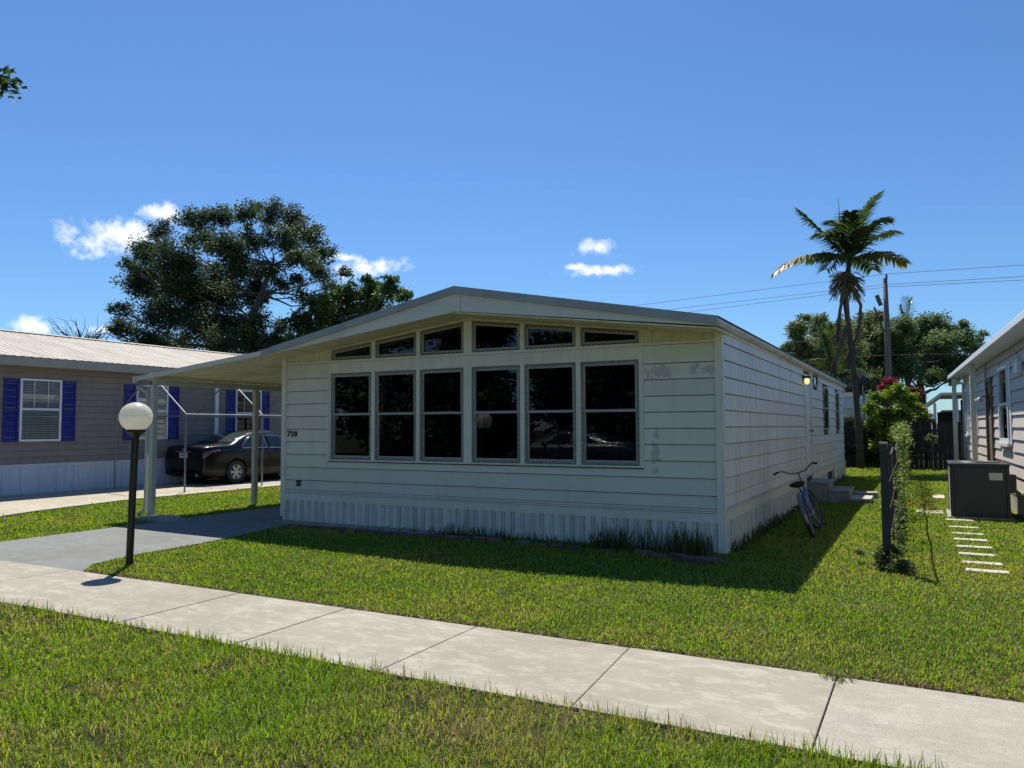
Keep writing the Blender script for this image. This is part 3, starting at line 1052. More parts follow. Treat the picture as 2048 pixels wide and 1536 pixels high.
vp.lathe([(0.001, 2.7), (0.06, 2.7), (0.06, 3.04), (0.085, 3.045), (0.085, 3.075), (0.001, 3.09)], (-10.6 + 0.0, 13.2, 0.06), 16)
vent = vp.build('roof_vent', 'steel', home, 'auto')

# house number and meter plate
nx = -9.44
for i, ch in enumerate('720'):
    cu = bpy.data.curves.new('num', 'FONT')
    cu.body = ch
    cu.size = 0.125
    cu.extrude = 0.004
    cu.offset = 0.004
    to = bpy.data.objects.new('num', cu)
    COL.objects.link(to)
    bpy.context.view_layer.update()
    me = bpy.data.meshes.new_from_object(to.evaluated_get(bpy.context.evaluated_depsgraph_get()))
    bpy.data.objects.remove(to, do_unlink=True)
    me.materials.clear()
    me.materials.append(M['digit'])
    dg = bpy.data.objects.new('number_digit', me)
    COL.objects.link(dg)
    dg.parent = home
    dg.location = (nx + i * 0.076, HY0 - 0.026, 1.425)
    dg.rotation_euler = (PI / 2, 0, 0)
mp = board('meter_plate', Ff, -9.23, -9.13, 0.60, 0.70, 0.014, 0.028, 'acgrey', home)
for k in range(3):
    board('plate_slot', Ff, -9.22 + k * 0.03, -9.20 + k * 0.03, 0.625, 0.675, 0.028, 0.031, 'steel' if k != 1 else 'black', mp)

# ------------------------------------------------------------------ carport
cp = tag(empty('carport', (-12.0, 8.95, 0)), 'cream carport awning on slim posts joined to the white home', 'carport')
cp.location = (0, 0, 0)
CXL, CZL, CXR, CZR = -12.45, 2.475, -9.37, 2.79
npan = 27
pw = 0.41
slope = (CZR - CZL) / (CXR - CXL)
for i in range(npan):
    y0 = YR + 0.03 + i * pw
    fnp = lambda a, z, d: (d, a, z + CZL + (d - CXL) * slope)
    prof = [(y0, 0.0), (y0 + 0.03, 0.0), (y0 + 0.045, -0.045), (y0 + 0.20, -0.05), (y0 + 0.205, -0.042), (y0 + 0.215, -0.042), (y0 + 0.22, -0.05), (y0 + pw - 0.045, -0.045), (y0 + pw - 0.03, 0.0), (y0 + pw - 0.001, 0.0),
            (y0 + pw - 0.001, 0.006), (y0, 0.006)]
    MB().prism(prof, fnp, CXL, CXR).build('roof_pan', 'carport_under', cp)
fe = MB()
fe.add([(CXL - 0.02, YR - 0.02, CZL - 0.06), (CXR + 0.02, YR - 0.02, CZR - 0.055), (CXR + 0.02, YR - 0.02, CZR + 0.02), (CXL - 0.02, YR - 0.02, CZL + 0.025),
        (CXL - 0.02, YR + 0.029, CZL - 0.06), (CXR + 0.02, YR + 0.029, CZR - 0.055), (CXR + 0.02, YR + 0.029, CZR + 0.02), (CXL - 0.02, YR + 0.029, CZL + 0.025)],
       [(0, 1, 2, 3), (7, 6, 5, 4), (0, 4, 5, 1), (1, 5, 6, 2), (2, 6, 7, 3), (3, 7, 4, 0)])
fe.build('front_edge', 'fascia', cp)
MB().box(CXL - 0.10, CXL - 0.001, YR - 0.02, YR + npan * pw, CZL - 0.075, CZL + 0.03).build('side_gutter', 'fascia', cp)
BX = -12.05
MB().box(BX - 0.045, BX + 0.045, YR + 0.04, YR + npan * pw - 0.05, 2.345, 2.445).build('beam', 'beigepost', cp, bevel=0.004)
for py_ in (9.0, 11.36, 14.2, 17.0, 19.6):
    MB().box(BX - 0.048, BX + 0.048, py_ - 0.048, py_ + 0.048, 0.0, 2.344).build('post', 'beigepost', cp, bevel=0.006)
    MB().box(BX - 0.075, BX + 0.075, py_ - 0.075, py_ + 0.075, 0.0, 0.018).build('base_plate', 'beigepost', cp)
ds = MB()
dx, dy = BX - 0.135, 8.985
ds.tube([(CXL - 0.05, dy + 0.02, CZL - 0.06), (CXL - 0.05, dy + 0.02, CZL - 0.13), (dx, dy, 2.18), (dx, dy, 0.22), (dx - 0.02, dy - 0.02, 0.12), (dx - 0.12, dy - 0.06, 0.05)], 0.036, 8)
ds.build('downspout', 'beigepost', cp, True)
MB().box(CXL - 0.02, BX - 0.05, YR - 0.005, YR + 0.05, 2.335, 2.41).build('corner_bracket', 'steel', cp)
ft = MB()
prof = []
for i in range(13):
    a = PI * i / 12
    prof.append((-11.55 - 0.42 * math.cos(a), 0.075 * math.sin(a) ** 0.7))
ft.prism(prof, lambda a, z, d: (a, d + 0.12 * (a + 11.55), z), 8.45, 8.95)
tag(ft.build('concrete_mound', 'block', None, bevel=0.02), 'low rounded concrete mound at the foot of the front carport post', 'concrete mound')

# ------------------------------------------------------------------ lamp post
lb = Vector((-8.05, 5.74, 0))
lp = tag(empty('lamp_post', lb), 'black lamp post with a white globe beside the sidewalk', 'lamp post')
lean = Vector((0.10, -0.03, 0))
b = MB()
b.tube([(0, 0, -0.05), tuple(lean * 0.5 + Vector((0, 0, 0.77))), tuple(lean + Vector((0, 0, 1.53)))], 0.040, 16)
b.build('pole', 'black', lp, 'auto')
b = MB()
b.lathe([(0.041, 1.47), (0.06, 1.50), (0.105, 1.53), (0.108, 1.555), (0.085, 1.56), (0.001, 1.56)], (lean.x, lean.y, 0), 20)
b.build('fitter', 'black', lp, 'auto')
b = MB()
prof = [(0.092, 1.545)]
for i in range(1, 25):
    a = -PI / 2 + PI * (0.17 + 0.83 * i / 24)
    prof.append((max(0.001, 0.178 * math.cos(a)), 1.70 + 0.168 * math.sin(a)))
b.lathe(prof, (lean.x, lean.y, 0), 40)
gl = b.build('globe', 'globe', lp, True)
b = MB()
b.torus((lean.x, lean.y, 1.715), 0.1785, 0.0025, 'z', 40, 6)
b.build('globe_seam', 'globe', gl, True)

# ------------------------------------------------------------------ left neighbour home
NX = -18.60
nh = tag(empty('mobile_home', (0, 0, 0)), 'taupe mobile home with royal blue shutters and weathered metal roof', 'mobile home')
NY0, NY1 = 2.0, 26.0
Fn = lambda a, d, z: (NX + d, a, z)
b = MB()
b.box(NX - 7.4, NX, NY0, NY1, 0.02, 3.05)
b.prism([(NX - 7.4, 3.051), (NX, 3.051), (NX - 3.7, 4.05)], lambda a, z, d: (a, d, z), NY0, NY1)
b.build('wall', 'taupe', nh)
NW = [(10.33, 11.31), (13.33, 14.31), (16.70, 17.73)]
NSH = [(9.97, 10.31), (11.33, 11.67), (12.98, 13.31), (14.33, 14.68), (16.36, 16.68), (17.75, 18.08)]
WZ0, WZ1 = 1.27, 2.75
nz = 15
for i in range(nz):
    z0 = 0.742 + i * 0.1535
    z1 = z0 + 0.166
    cuts = NW if (z1 > WZ0 + 0.02 and z0 < WZ1 - 0.02) else []
    cur = NY0
    for c0, c1 in list(cuts) + [(NY1, NY1)]:
        if c0 - cur > 0.05:
            plank(Fn, cur, c0, z0, z1, 'taupe', nh, 0.028, 0.010)
        cur = c1
for k in range(6):
    a0, a1 = NSH[k]
    s = MB()
    s.ring([(a0, WZ0 - 0.01), (a1, WZ0 - 0.01), (a1, WZ1 - 0.02), (a0, WZ1 - 0.02)], [(a0 + 0.045, WZ0 + 0.04), (a1 - 0.045, WZ0 + 0.04), (a1 - 0.045, WZ1 - 0.07), (a0 + 0.045, WZ1 - 0.07)], fn_d(Fn), 0.018, 0.05)
    sh = s.build('shutter', 'blue', nh)
    zm = (WZ0 + WZ1) / 2
    s = MB()
    s.prism([(a0 + 0.045, zm - 0.03), (a1 - 0.045, zm - 0.03), (a1 - 0.045, zm + 0.03), (a0 + 0.045, zm + 0.03)], fn_d(Fn), 0.019, 0.046)
    s.build('shutter_rail', 'blue', sh)
    for zz in np.arange(WZ0 + 0.05, WZ1 - 0.1, 0.05):
        if abs(zz + 0.02 - zm) < 0.05:
            continue
        s = MB()
        s.prism([(0.018, zz + 0.0), (0.040, zz + 0.004), (0.022, zz + 0.046), (0.018, zz + 0.046)], lambda d, z, a: Fn(a, d, z), a0 + 0.046, a1 - 0.046)
        s.build('shutter_slat', 'blue', sh)
for a0, a1 in NW:
    s = MB()
    t = 0.05
    s.ring([(a0, WZ0), (a1, WZ0), (a1, WZ1), (a0, WZ1)], [(a0 + t, WZ0 + t), (a1 - t, WZ0 + t), (a1 - t, WZ1 - t), (a0 + t, WZ1 - t)], fn_d(Fn), 0.0, 0.055)
    w = s.build('window', 'whitevinyl', nh)
    zm = (WZ0 + WZ1) / 2 + 0.02
    board('meeting_rail', Fn, a0 + t, a1 - t, zm - 0.025, zm + 0.025, 0.01, 0.045, 'whitevinyl', w)
    board('window_backing', Fn, a0 + t, a1 - t, WZ0 + t, WZ1 - t, 0.0005, 0.002, 'interior', w)
    for za, zb in ((WZ0 + t, zm - 0.025), (zm + 0.025, WZ1 - t)):
        board('pane', Fn, a0 + t, a1 - t, za, zb, 0.034, 0.037, 'clearglass', w)
    bl = MB()
    for zz in np.arange(WZ0 + 0.07, WZ1 - 0.07, 0.042):
        bl.prism([(0.012, zz + 0.024), (0.024, zz), (0.026, zz + 0.001), (0.014, zz + 0.026)], lambda d, z, a: Fn(a, d, z), a0 + t + 0.01, a1 - t - 0.01)
    for fx in (0.2, 0.8):
        aa = a0 + (a1 - a0) * fx
        bl.prism([(aa - 0.004, WZ0 + t), (aa + 0.004, WZ0 + t), (aa + 0.004, WZ1 - t), (aa - 0.004, WZ1 - t)], fn_d(Fn), 0.0275, 0.029)
    tag(bl.build('blind', 'blind', w), kind='stuff')
    for fx in (1 / 3, 2 / 3):
        aa = a0 + (a1 - a0) * fx
        board('glazing_bar', Fn, aa - 0.006, aa + 0.006, zm + 0.025, WZ1 - t, 0.038, 0.043, 'whitevinyl', w)
board('downspout', Fn, 15.90, 16.02, 0.1, 3.0, 0.02, 0.09, 'whitevinyl', nh, 0.01)
skirt_panels(Fn, NY0, NY1, 0.0, 0.665, 'nskirt', nh, w=0.42, period=0.21, depth=0.010, off=0.012)
board('skirting_rail', Fn, NY0, NY1, 0.667, 0.74, 0.0, 0.045, 'nskirt', nh)
ex, ez, rx, rz = NX + 0.42, 3.235, NX - 3.7, 4.27
n = int((NY1 + 0.5 - (NY0 - 0.4)) / 0.6)
slp = (rz - ez) / (rx - ex)
for i in range(n):
    y0 = NY0 - 0.4 + i * 0.6
    prof = []
    for k in range(3):
        s = y0 + k * 0.2
        prof += [(s, 0.0), (s + 0.13, 0.0), (s + 0.145, 0.010), (s + 0.185, 0.010), (s + 0.199, 0.0)]
    prof += [(y0 + 0.599, -0.012), (y0, -0.012)]
    for sx0, sx1 in ((ex, rx),):
        MB().prism(prof, lambda a, z, d: (d, a, z + ez + (d - ex) * slp), sx0, sx1).build('roof_sheet', 'nroof', nh)
back = MB()
back.prism([(rx - 3.9, 3.2), (rx, rz - 0.01), (rx, rz + 0.002), (rx - 3.9, 3.22)], lambda a, z, d: (a, d, z), NY0 - 0.4, NY1 + 0.5)
back.build('roof_back', 'nroof', nh)
MB().box(ex - 0.03, ex - 0.005, NY0 - 0.4, NY1 + 0.4, 3.02, ez - 0.016).build('eave_board', 'nfascia', nh)
MB().box(NX + 0.02, ex - 0.03, NY0 - 0.4, NY1 + 0.4, 3.03, 3.045).build('soffit', 'nfascia', nh)
rc = MB()
rc.prism([(rx - 0.15, rz - 0.02), (rx, rz + 0.035), (rx + 0.15, rz - 0.005), (rx, rz + 0.02)], lambda a, z, d: (a, d, z), NY0 - 0.4, NY1 + 0.5)
rc.build('ridge_cap', 'nroof', nh)

# ------------------------------------------------------------------ tube canopy frame on the neighbour drive
cf = tag(empty('canopy_frame', (0, 0, 0)), 'bare steel tube canopy frame standing over the black sedan', 'canopy frame')
cx0, cx1, czl, czr = -18.25, -15.62, 1.90, 2.92
for i, yy in enumerate((12.55, 14.98, 17.4, 19.8)):
    xm = (cx0 + cx1) / 2
    for x in (cx0, cx1):
        MB().tube([(x, yy, 0.03), (x, yy, czl - 0.04), (x + (0.03 if x < xm else -0.03), yy, czl + 0.03)], 0.021, 8).build('leg', 'steel', cf, 'auto')
        s = 0.03 if x < xm else -0.03
        MB().tube([(x + s, yy, czl + 0.03), (xm, yy, czr)], 0.019, 8).build('rafter', 'steel', cf, 'auto')
for x, z in ((cx0, czl), (cx1, czl), ((cx0 + cx1) / 2, czr)):
    MB().tube([(x, 12.52, z), (x, 19.83, z)], 0.019, 8).build('purlin', 'steel', cf, 'auto')


# ------------------------------------------------------------------ cars
def cat_rom(P, t):
    """P (n,k) control points, t array in [0,n-1]"""
    n = len(P)
    i = np.clip(np.floor(t).astype(int), 0, n - 2)
    f = (t - i)[:, None]
    p0, p1, p2, p3 = P[np.maximum(i - 1, 0)], P[i], P[i + 1], P[np.minimum(i + 2, n - 1)]
    return 0.5 * ((2 * p1) + (-p0 + p2) * f + (2 * p0 - 5 * p1 + 4 * p2 - p3) * f ** 2 + (-p0 + 3 * p1 - 3 * p2 + p3) * f ** 3)


#        y     zbot  w     zmid  zbelt wr    zr
STN = [(0.00, 0.36, 0.70, 0.58, 0.80, 0.62, 0.98),
       (0.05, 0.27, 0.80, 0.58, 0.84, 0.68, 1.035),
       (0.22, 0.22, 0.865, 0.60, 0.90, 0.74, 1.065),
       (0.55, 0.20, 0.89, 0.62, 0.935, 0.76, 1.085),
       (0.92, 0.19, 0.90, 0.63, 0.945, 0.74, 1.11),
       (1.30, 0.18, 0.905, 0.63, 0.945, 0.66, 1.28),
       (1.72, 0.18, 0.905, 0.63, 0.94, 0.595, 1.415),
       (2.25, 0.18, 0.905, 0.62, 0.925, 0.58, 1.462),
       (2.75, 0.18, 0.905, 0.61, 0.91, 0.58, 1.45),
       (3.15, 0.18, 0.905, 0.60, 0.90, 0.61, 1.35),
       (3.60, 0.18, 0.90, 0.59, 0.885, 0.68, 1.13),
       (3.85, 0.18, 0.895, 0.58, 0.865, 0.74, 1.00),
       (4.25, 0.19, 0.87, 0.56, 0.80, 0.70, 0.90),
       (4.60, 0.21, 0.80, 0.52, 0.72, 0.60, 0.80),
       (4.76, 0.24, 0.70, 0.48, 0.64, 0.50, 0.70),
       (4.82, 0.30, 0.58, 0.46, 0.58, 0.42, 0.62)]


def car_section(s):
    y, zb, w, zm, zt, wr, zr = s
    return [(0, y, zb), (w * 0.86, y, zb), (w * 0.965, y, zb + 0.10), (w, y, zm), (w * 0.985, y, zt - 0.07), (w * 0.945, y, zt), (wr + (w * 0.945 - wr) * 0.12, y, zr - (zr - zt) * 0.2), (wr * 0.62, y, zr - 0.012), (0, y, zr)]


CGRID = np.array([car_section(s) for s in STN])          # (16, 9, 3)


def car_surf(u, v):
    """u in station index, v in section index -> points array"""
    u, v = np.atleast_1d(u).astype(float), np.atleast_1d(v).astype(float)
    cols = np.stack([cat_rom(CGRID[:, j, :], u) for j in range(9)], 1)      # (nu,9,3)
    out = np.stack([cat_rom(cols[i], v) for i in range(len(u))], 0)          # (nu,nv,3)
    return out


def u_of_y(y):
    ys = np.array([s[0] for s in STN])
    return float(np.interp(y, ys, np.arange(len(ys))))


def car_patch(us, vs, off, side=1):
    G = car_surf(us, vs)
    du = np.gradient(G, axis=0)
    dv = np.gradient(G, axis=1)
    nn = np.cross(dv, du)
    nn /= np.linalg.norm(nn, axis=2, keepdims=True) + 1e-9
    if nn[:, :, 0].mean() + nn[:, :, 2].mean() < 0:
        nn = -nn
    G2 = G + nn * off
    if side < 0:
        G2 = G2 * np.array([-1, 1, 1])
    return G2


def grid_mb(G):
    b = MB()
    nu, nv = G.shape[:2]
    b.add([tuple(p) for p in G.reshape(-1, 3)], [(i * nv + j, (i + 1) * nv + j, (i + 1) * nv + j + 1, i * nv + j + 1) for i in range(nu - 1) for j in range(nv - 1)])
    return b


def shell_build(b, name, mt, parent, th=0.003):
    o = b.build(name, mt, parent, True)
    sm = o.modifiers.new('solid', 'SOLIDIFY')
    sm.thickness = th
    sm.offset = 0
    return o


def make_car(loc, rz, paint, label):
    car = tag(empty('car', loc, rz), label, 'car')
    wheels = [(s, y) for y in (1.02, 3.80) for s in (1, -1)]
    nu, nv = 121, 41
    us = np.linspace(0, len(STN) - 1, nu)
    vs = np.linspace(0, 8, nv)
    G = car_surf(us, vs)
    ra = 0.375
    zc = 0.325
    for yc in (1.02, 3.80):                       # open and round off the wheel arches
        d = np.hypot(G[:, :, 1] - yc, G[:, :, 2] - zc)
        msk = (np.abs(d - ra) < 0.035) & (G[:, :, 0] > 0.5)
        for i, j in zip(*np.where(msk)):
            G[i, j, 1] = yc + (G[i, j, 1] - yc) * ra / d[i, j]
            G[i, j, 2] = zc + (G[i, j, 2] - zc) * ra / d[i, j]
    b = MB()
    for s in (1, -1):
        base = len(b.v)
        b.v += [(p[0] * s, p[1], p[2]) for p in G.reshape(-1, 3)]
        for i in range(nu - 1):
            for j in range(nv - 1):
                c = (G[i, j] + G[i + 1, j] + G[i, j + 1] + G[i + 1, j + 1]) / 4
                if c[0] > 0.52 and any(math.hypot(c[1] - yc, c[2] - zc) < ra - 0.002 for yc in (1.02, 3.80)):
                    continue
                q = (base + i * nv + j, base + (i + 1) * nv + j, base + (i + 1) * nv + j + 1, base + i * nv + j + 1)
                b.f.append(q if s > 0 else q[::-1])
    for e in (0, nu - 1):                         # nose and tail faces
        for j in range(nv - 1):
            a0, a1 = e * nv + j, e * nv + j + 1
            m0, m1 = nu * nv + a0, nu * nv + a1
            b.f.append((a0, a1, m1, m0))
    me = b.mesh('body')
    bm = bmesh.new()
    bm.from_mesh(me)
    bmesh.ops.remove_doubles(bm, verts=bm.verts, dist=0.0008)
    bmesh.ops.recalc_face_normals(bm, faces=bm.faces)
    bm.to_mesh(me)
    bm.free()
    me.materials.append(M[paint])
    me.polygons.foreach_set('use_smooth', [True] * len(me.polygons))
    body = bpy.data.objects.new('body', me)
    COL.objects.link(body)
    body.parent = car
    under = MB()
    under.box(-0.70, 0.70, 0.25, 4.6, 0.20, 0.5)
    under.build('underbody', 'rubber', car)
    for yc in (1.02, 3.80):
        w = MB()
        for s in (1, -1):
            w.lathe([(0.374, s * 0.86), (0.374, s * 0.58), (0.001, s * 0.58)], (0, yc, zc), 28, 'x')
        w.build('wheel_well', 'rubber', car, 'auto')
    # glass
    yy = lambda a, b_, n: np.array([u_of_y(t) for t in np.linspace(a, b_, n)])
    for s in (1, -1):
        for a0, a1 in ((1.27, 2.20), (2.26, 3.30)):
            n = 16
            Gp = car_patch(yy(a0, a1, n), np.linspace(5.12, 5.90, 8), 0.004, s)
            if a0 < 1.5:                          # taper to the rear quarter light
                for i in range(n):
                    f = min(1.0, i / 6)
                    Gp[i] = Gp[i, :1] + (Gp[i] - Gp[i, :1]) * (0.12 + 0.88 * f ** 0.6)
            if a1 > 3.2:
                for i in range(n):
                    f = min(1.0, (n - 1 - i) / 7)
                    Gp[i] = Gp[i, :1] + (Gp[i] - Gp[i, :1]) * (0.10 + 0.90 * f)
            shell_build(grid_mb(Gp), 'side_window', 'carglass', car)
            edge = [tuple(p) for p in Gp[:, 0]]
            MB().tube(edge, 0.008, 6).build('chrome_strip', 'chrome', car, True)
            top = [tuple(p) for p in (Gp[:10, -1] if a0 < 1.5 else Gp[:, -1])]
            if a0 < 1.5:
                top = [tuple(Gp[0, 0])] + top
            MB().tube(top, 0.006, 6).build('chrome_strip', 'chrome', car, True)
        # door seams, handles, mirror, tail lamp
        for yd in (1.42, 2.23, 3.34):
            Gp = car_patch(yy(yd, yd + 0.012, 2), np.linspace(2.1, 5.0, 14), 0.0025, s)
            shell_build(grid_mb(Gp), 'door_seam', 'rubber', car, 0.001)
        for yd in (1.62, 2.50):
            p = car_patch(yy(yd, yd + 0.2, 4), np.array([4.35, 4.5]), 0.02, s)
            MB().tube([tuple(q) for q in p[:, 0]], 0.014, 6).build('door_handle', paint, car, True)
        mr = MB()
        p = car_patch(yy(3.25, 3.26, 2), np.array([5.0, 5.1]), 0.0, s)[0, 0]
        mr.lathe([(0.001, 0.0), (0.07, 0.02), (0.095, 0.08), (0.085, 0.16), (0.05, 0.22), (0.001, 0.23)], (0, 0, 0), 12, 'x')
        mo = mr.build('mirror', paint, car, True)
        mo.location = (p[0] - (0.02 if s > 0 else -0.02), p[1], p[2] + 0.07)
        mo.scale = (s, 0.55, 0.75)
        Gp = car_patch(np.linspace(0.5, u_of_y(0.50), 10), np.linspace(3.75, 5.15, 10), 0.006, s)
        for i in range(10):
            f = i / 9
            Gp[i] = Gp[i, -1:] + (Gp[i] - Gp[i, -1:]) * (1.0 - 0.78 * f)
        shell_build(grid_mb(Gp), 'tail_lamp', 'taillight', car, 0.006)
        Gp = car_patch(np.linspace(u_of_y(4.30), u_of_y(4.72), 8), np.linspace(4.3, 5.4, 8), 0.006, s)
        shell_build(grid_mb(Gp), 'headlamp', 'carglass', car, 0.006)
    for nm, a0, a1, mt_ in (('rear_screen', 1.00, 1.66, 'rearglass'), ('windscreen', 3.02, 3.74, 'carglass')):
        g1 = car_patch(yy(a0, a1, 12), np.linspace(6.25, 8, 10), 0.004, 1)
        g2 = car_patch(yy(a0, a1, 12), np.linspace(6.25, 8, 10), 0.004, -1)[:, ::-1]
        shell_build(grid_mb(np.concatenate([g1, g2[:, 1:]], 1)), nm, mt_, car)
    # trunk lid lip, number plate, emblem, bumper seam, exhaust
    MB().box(-0.30, 0.30, -0.018, 0.004, 0.885, 0.91).build('trunk_trim', 'chrome', car, bevel=0.006)
    pt = MB().box(-0.155, 0.155, -0.012, 0.002, 0.73, 0.865).build('licence_plate', 'plate', car, bevel=0.004)
    for k in range(5):
        MB().box(-0.11 + k * 0.045, -0.08 + k * 0.045, -0.0135, -0.012, 0.77, 0.825).build('plate_mark', 'acgrey', pt)
    em = MB().torus((0, -0.012, 0.945), 0.038, 0.007, 'y', 18, 6)
    em.box(-0.05, 0.05, -0.02, -0.004, 0.938, 0.952)
    em.build('emblem', 'chrome', car, 'auto')
    MB().box(-0.70, 0.70, -0.006, 0.004, 0.565, 0.575).build('bumper_seam', 'rubber', car)
    MB().box(-0.5, 0.5, 0.0, 0.05, 0.34, 0.42).build('bumper_insert', 'rubber', car, bevel=0.01)
    MB().tube([(0.5, -0.01, 0.27), (0.5, 0.3, 0.27)], 0.035, 10).build('exhaust', 'steel', car, True)
    for s, yc in wheels:
        wb = MB()
        prof = [(0.205, -0.10), (0.29, -0.105), (0.322, -0.085), (0.325, 0.0), (0.322, 0.085), (0.29, 0.105), (0.205, 0.10), (0.205, -0.10)]
        wb.lathe(prof, (0, 0, 0), 36, 'x')
        wheel = wb.build('wheel', 'rubber', car, 'auto')
        wheel.location = (s * 0.80, yc, 0.325)
        rm = MB()
        rm.lathe([(0.208, -0.09), (0.215, 0.095 * 1), (0.200, 0.098), (0.192, 0.07), (0.19, -0.02), (0.001, -0.025)], (0, 0, 0), 36, 'x')
        ro = rm.build('rim', 'alloy', wheel, 'auto')
        for k in range(6):
            a = k * PI / 3
            sp = MB()
            for da in (-0.09, 0.09):
                ca, sa = math.cos(a + da), math.sin(a + da)
                c2, s2 = math.cos(a + da * 1.9), math.sin(a + da * 1.9)
                w0, w1 = 0.016, 0.014
                sp.add([(0.075, 0.03 * ca - w0 * sa, 0.03 * sa + w0 * ca), (0.075, 0.03 * ca + w0 * sa, 0.03 * sa - w0 * ca),
                        (0.088, 0.198 * c2 + w1 * s2, 0.198 * s2 - w1 * c2), (0.088, 0.198 * c2 - w1 * s2, 0.198 * s2 + w1 * c2),
                        (0.04, 0.03 * ca - w0 * sa, 0.03 * sa + w0 * ca), (0.04, 0.03 * ca + w0 * sa, 0.03 * sa - w0 * ca),
                        (0.06, 0.198 * c2 + w1 * s2, 0.198 * s2 - w1 * c2), (0.06, 0.198 * c2 - w1 * s2, 0.198 * s2 + w1 * c2)],
                       [(0, 1, 2, 3), (7, 6, 5, 4), (0, 4, 5, 1), (1, 5, 6, 2), (2, 6, 7, 3), (3, 7, 4, 0)])
            sp.build('spoke', 'alloy', wheel)
        dk = MB()
        dk.lathe([(0.19, -0.005), (0.001, -0.005)], (0, 0, 0), 24, 'x')
        dk.build('brake_disc', 'rubber', wheel)
        hu = MB()
        hu.lathe([(0.045, 0.03), (0.045, 0.085), (0.03, 0.095), (0.001, 0.096)], (0, 0, 0), 16, 'x')
        hu.build('hub_cap', 'alloy', wheel, 'auto')
        if s < 0:
            wheel.rotation_euler = (0, 0, PI)
    return car


make_car((-17.62, 14.10, 0.04), 0.0, 'carpaint', 'black four-door sedan parked under the tube canopy frame')
make_car((-8.35, -5.5, 0.006), R(90), 'tealpaint', 'dark teal four-door sedan parked at the kerb across the road')


# ------------------------------------------------------------------ bicycle leaning on the home's side wall
bk = tag(empty('bicycle', (-1.40, 11.58, 0.0), R(2)), 'blue cruiser bicycle with swept handlebars leaning by the side wall', 'bicycle')
bk.rotation_euler = (0, R(-17), R(3))
WR = 0.315
rear, front = Vector((0, 0.0, WR)), Vector((0, 1.04, WR))


def bwheel(c, steer=0.0):
    w = MB().torus((0, 0, 0), WR - 0.024, 0.024, 'x', 36, 8).build('wheel', 'rubber', bk, True)
    w.location = c
    w.rotation_euler = (0, 0, steer)
    MB().torus((0, 0, 0), WR - 0.052, 0.011, 'x', 36, 6).build('rim', 'dullchrome', w, True)
    sp = MB()
    for k in range(28):
        a = 2 * PI * k / 28
        a2 = a + (0.5 if k % 2 else -0.5)
        s = 0.03 if k % 4 < 2 else -0.03
        sp.tube([(s, 0.02 * math.cos(a2), 0.02 * math.sin(a2)), (0, (WR - 0.055) * math.cos(a), (WR - 0.055) * math.sin(a))], 0.0013, 3, False)
    tag(sp.build('spokes', 'dullchrome', w), kind='stuff')
    MB().tube([(-0.05, 0, 0), (0.05, 0, 0)], 0.018, 10).build('hub', 'dullchrome', w, True)
    return w


bwheel(rear)
bwheel(front, R(-14))
bb_, st, hd = Vector((0, 0.44, 0.28)), Vector((0, 0.30, 0.66)), Vector((0, 0.86, 0.70))
fr = MB()
fr.tube([bb_, st], 0.016, 8).tube([bb_, hd - Vector((0, -0.015, 0.09))], 0.019, 8).tube([st - Vector((0, -0.02, 0.06)), hd - Vector((0, 0, 0.02))], 0.016, 8)
fr.tube([st - Vector((0, 0, 0.12)), bb_ + Vector((0, 0.12, 0.14)), hd - Vector((0, -0.01, 0.07))], 0.011, 8)
for s in (-0.05, 0.05):
    fr.tube([bb_ + Vector((s * 0.6, 0, 0)), rear + Vector((s, 0, 0))], 0.010, 6).tube([st + Vector((s * 0.4, 0, -0.05)), rear + Vector((s, 0, 0))], 0.009, 6)
fr.tube([hd + Vector((0, -0.03, 0.06)), hd + Vector((0, 0.03, -0.13))], 0.023, 10)
fr.build('frame', 'bikeblue', bk, True)
fk = MB()
for s in (-0.05, 0.05):
    fk.tube([hd + Vector((s * 0.8, 0.03, -0.15)), hd + Vector((s, 0.09, -0.26)), front + Vector((s, 0, 0))], 0.011, 7)
fk.tube([hd + Vector((-0.05, 0.03, -0.145)), hd + Vector((0.05, 0.03, -0.145))], 0.014, 7)
fk.build('fork', 'bikeblue', bk, True)
for c, a0, a1 in ((rear, R(60), R(200)), (front, R(25), R(175))):
    fd = MB()
    nn_ = 16
    for i in range(nn_):
        pass
    vs_, fs_ = [], []
    for i in range(nn_ + 1):
        a = a0 + (a1 - a0) * i / nn_
        for x, rr in ((-0.032, WR + 0.008), (-0.018, WR + 0.022), (0.018, WR + 0.022), (0.032, WR + 0.008)):
            vs_.append((x, c.y + rr * math.cos(a), c.z + rr * math.sin(a)))
    for i in range(nn_):
        for j in range(3):
            fs_.append((i * 4 + j, i * 4 + j + 1, (i + 1) * 4 + j + 1, (i + 1) * 4 + j))
    fd.add(vs_, fs_)
    shell_build(fd, 'fender', 'dullchrome', bk, 0.002)
hbm = MB()
sh_ = hd + Vector((0, -0.045, 0.20))
hbm.tube([hd + Vector((0, -0.03, 0.05)), sh_], 0.012, 8)
hbm.build('stem', 'dullchrome', bk, True)
for s in (-1, 1):
    MB().tube([sh_, sh_ + Vector((s * 0.10, 0.02, 0.005)), sh_ + Vector((s * 0.17, 0.0, 0.05)), sh_ + Vector((s * 0.22, -0.06, 0.085)), sh_ + Vector((s * 0.27, -0.16, 0.085))], 0.011, 8).build('handlebar', 'dullchrome', bk, True)
    MB().tube([sh_ + Vector((s * 0.265, -0.15, 0.085)), sh_ + Vector((s * 0.31, -0.28, 0.075))], 0.017, 10).build('grip', 'rubber', bk, True)
sd = MB()
sd.tube([st, st + Vector((0, -0.02, 0.06))], 0.012, 8)
sd.build('seat_post', 'dullchrome', bk, True)
sv, sf = [], []
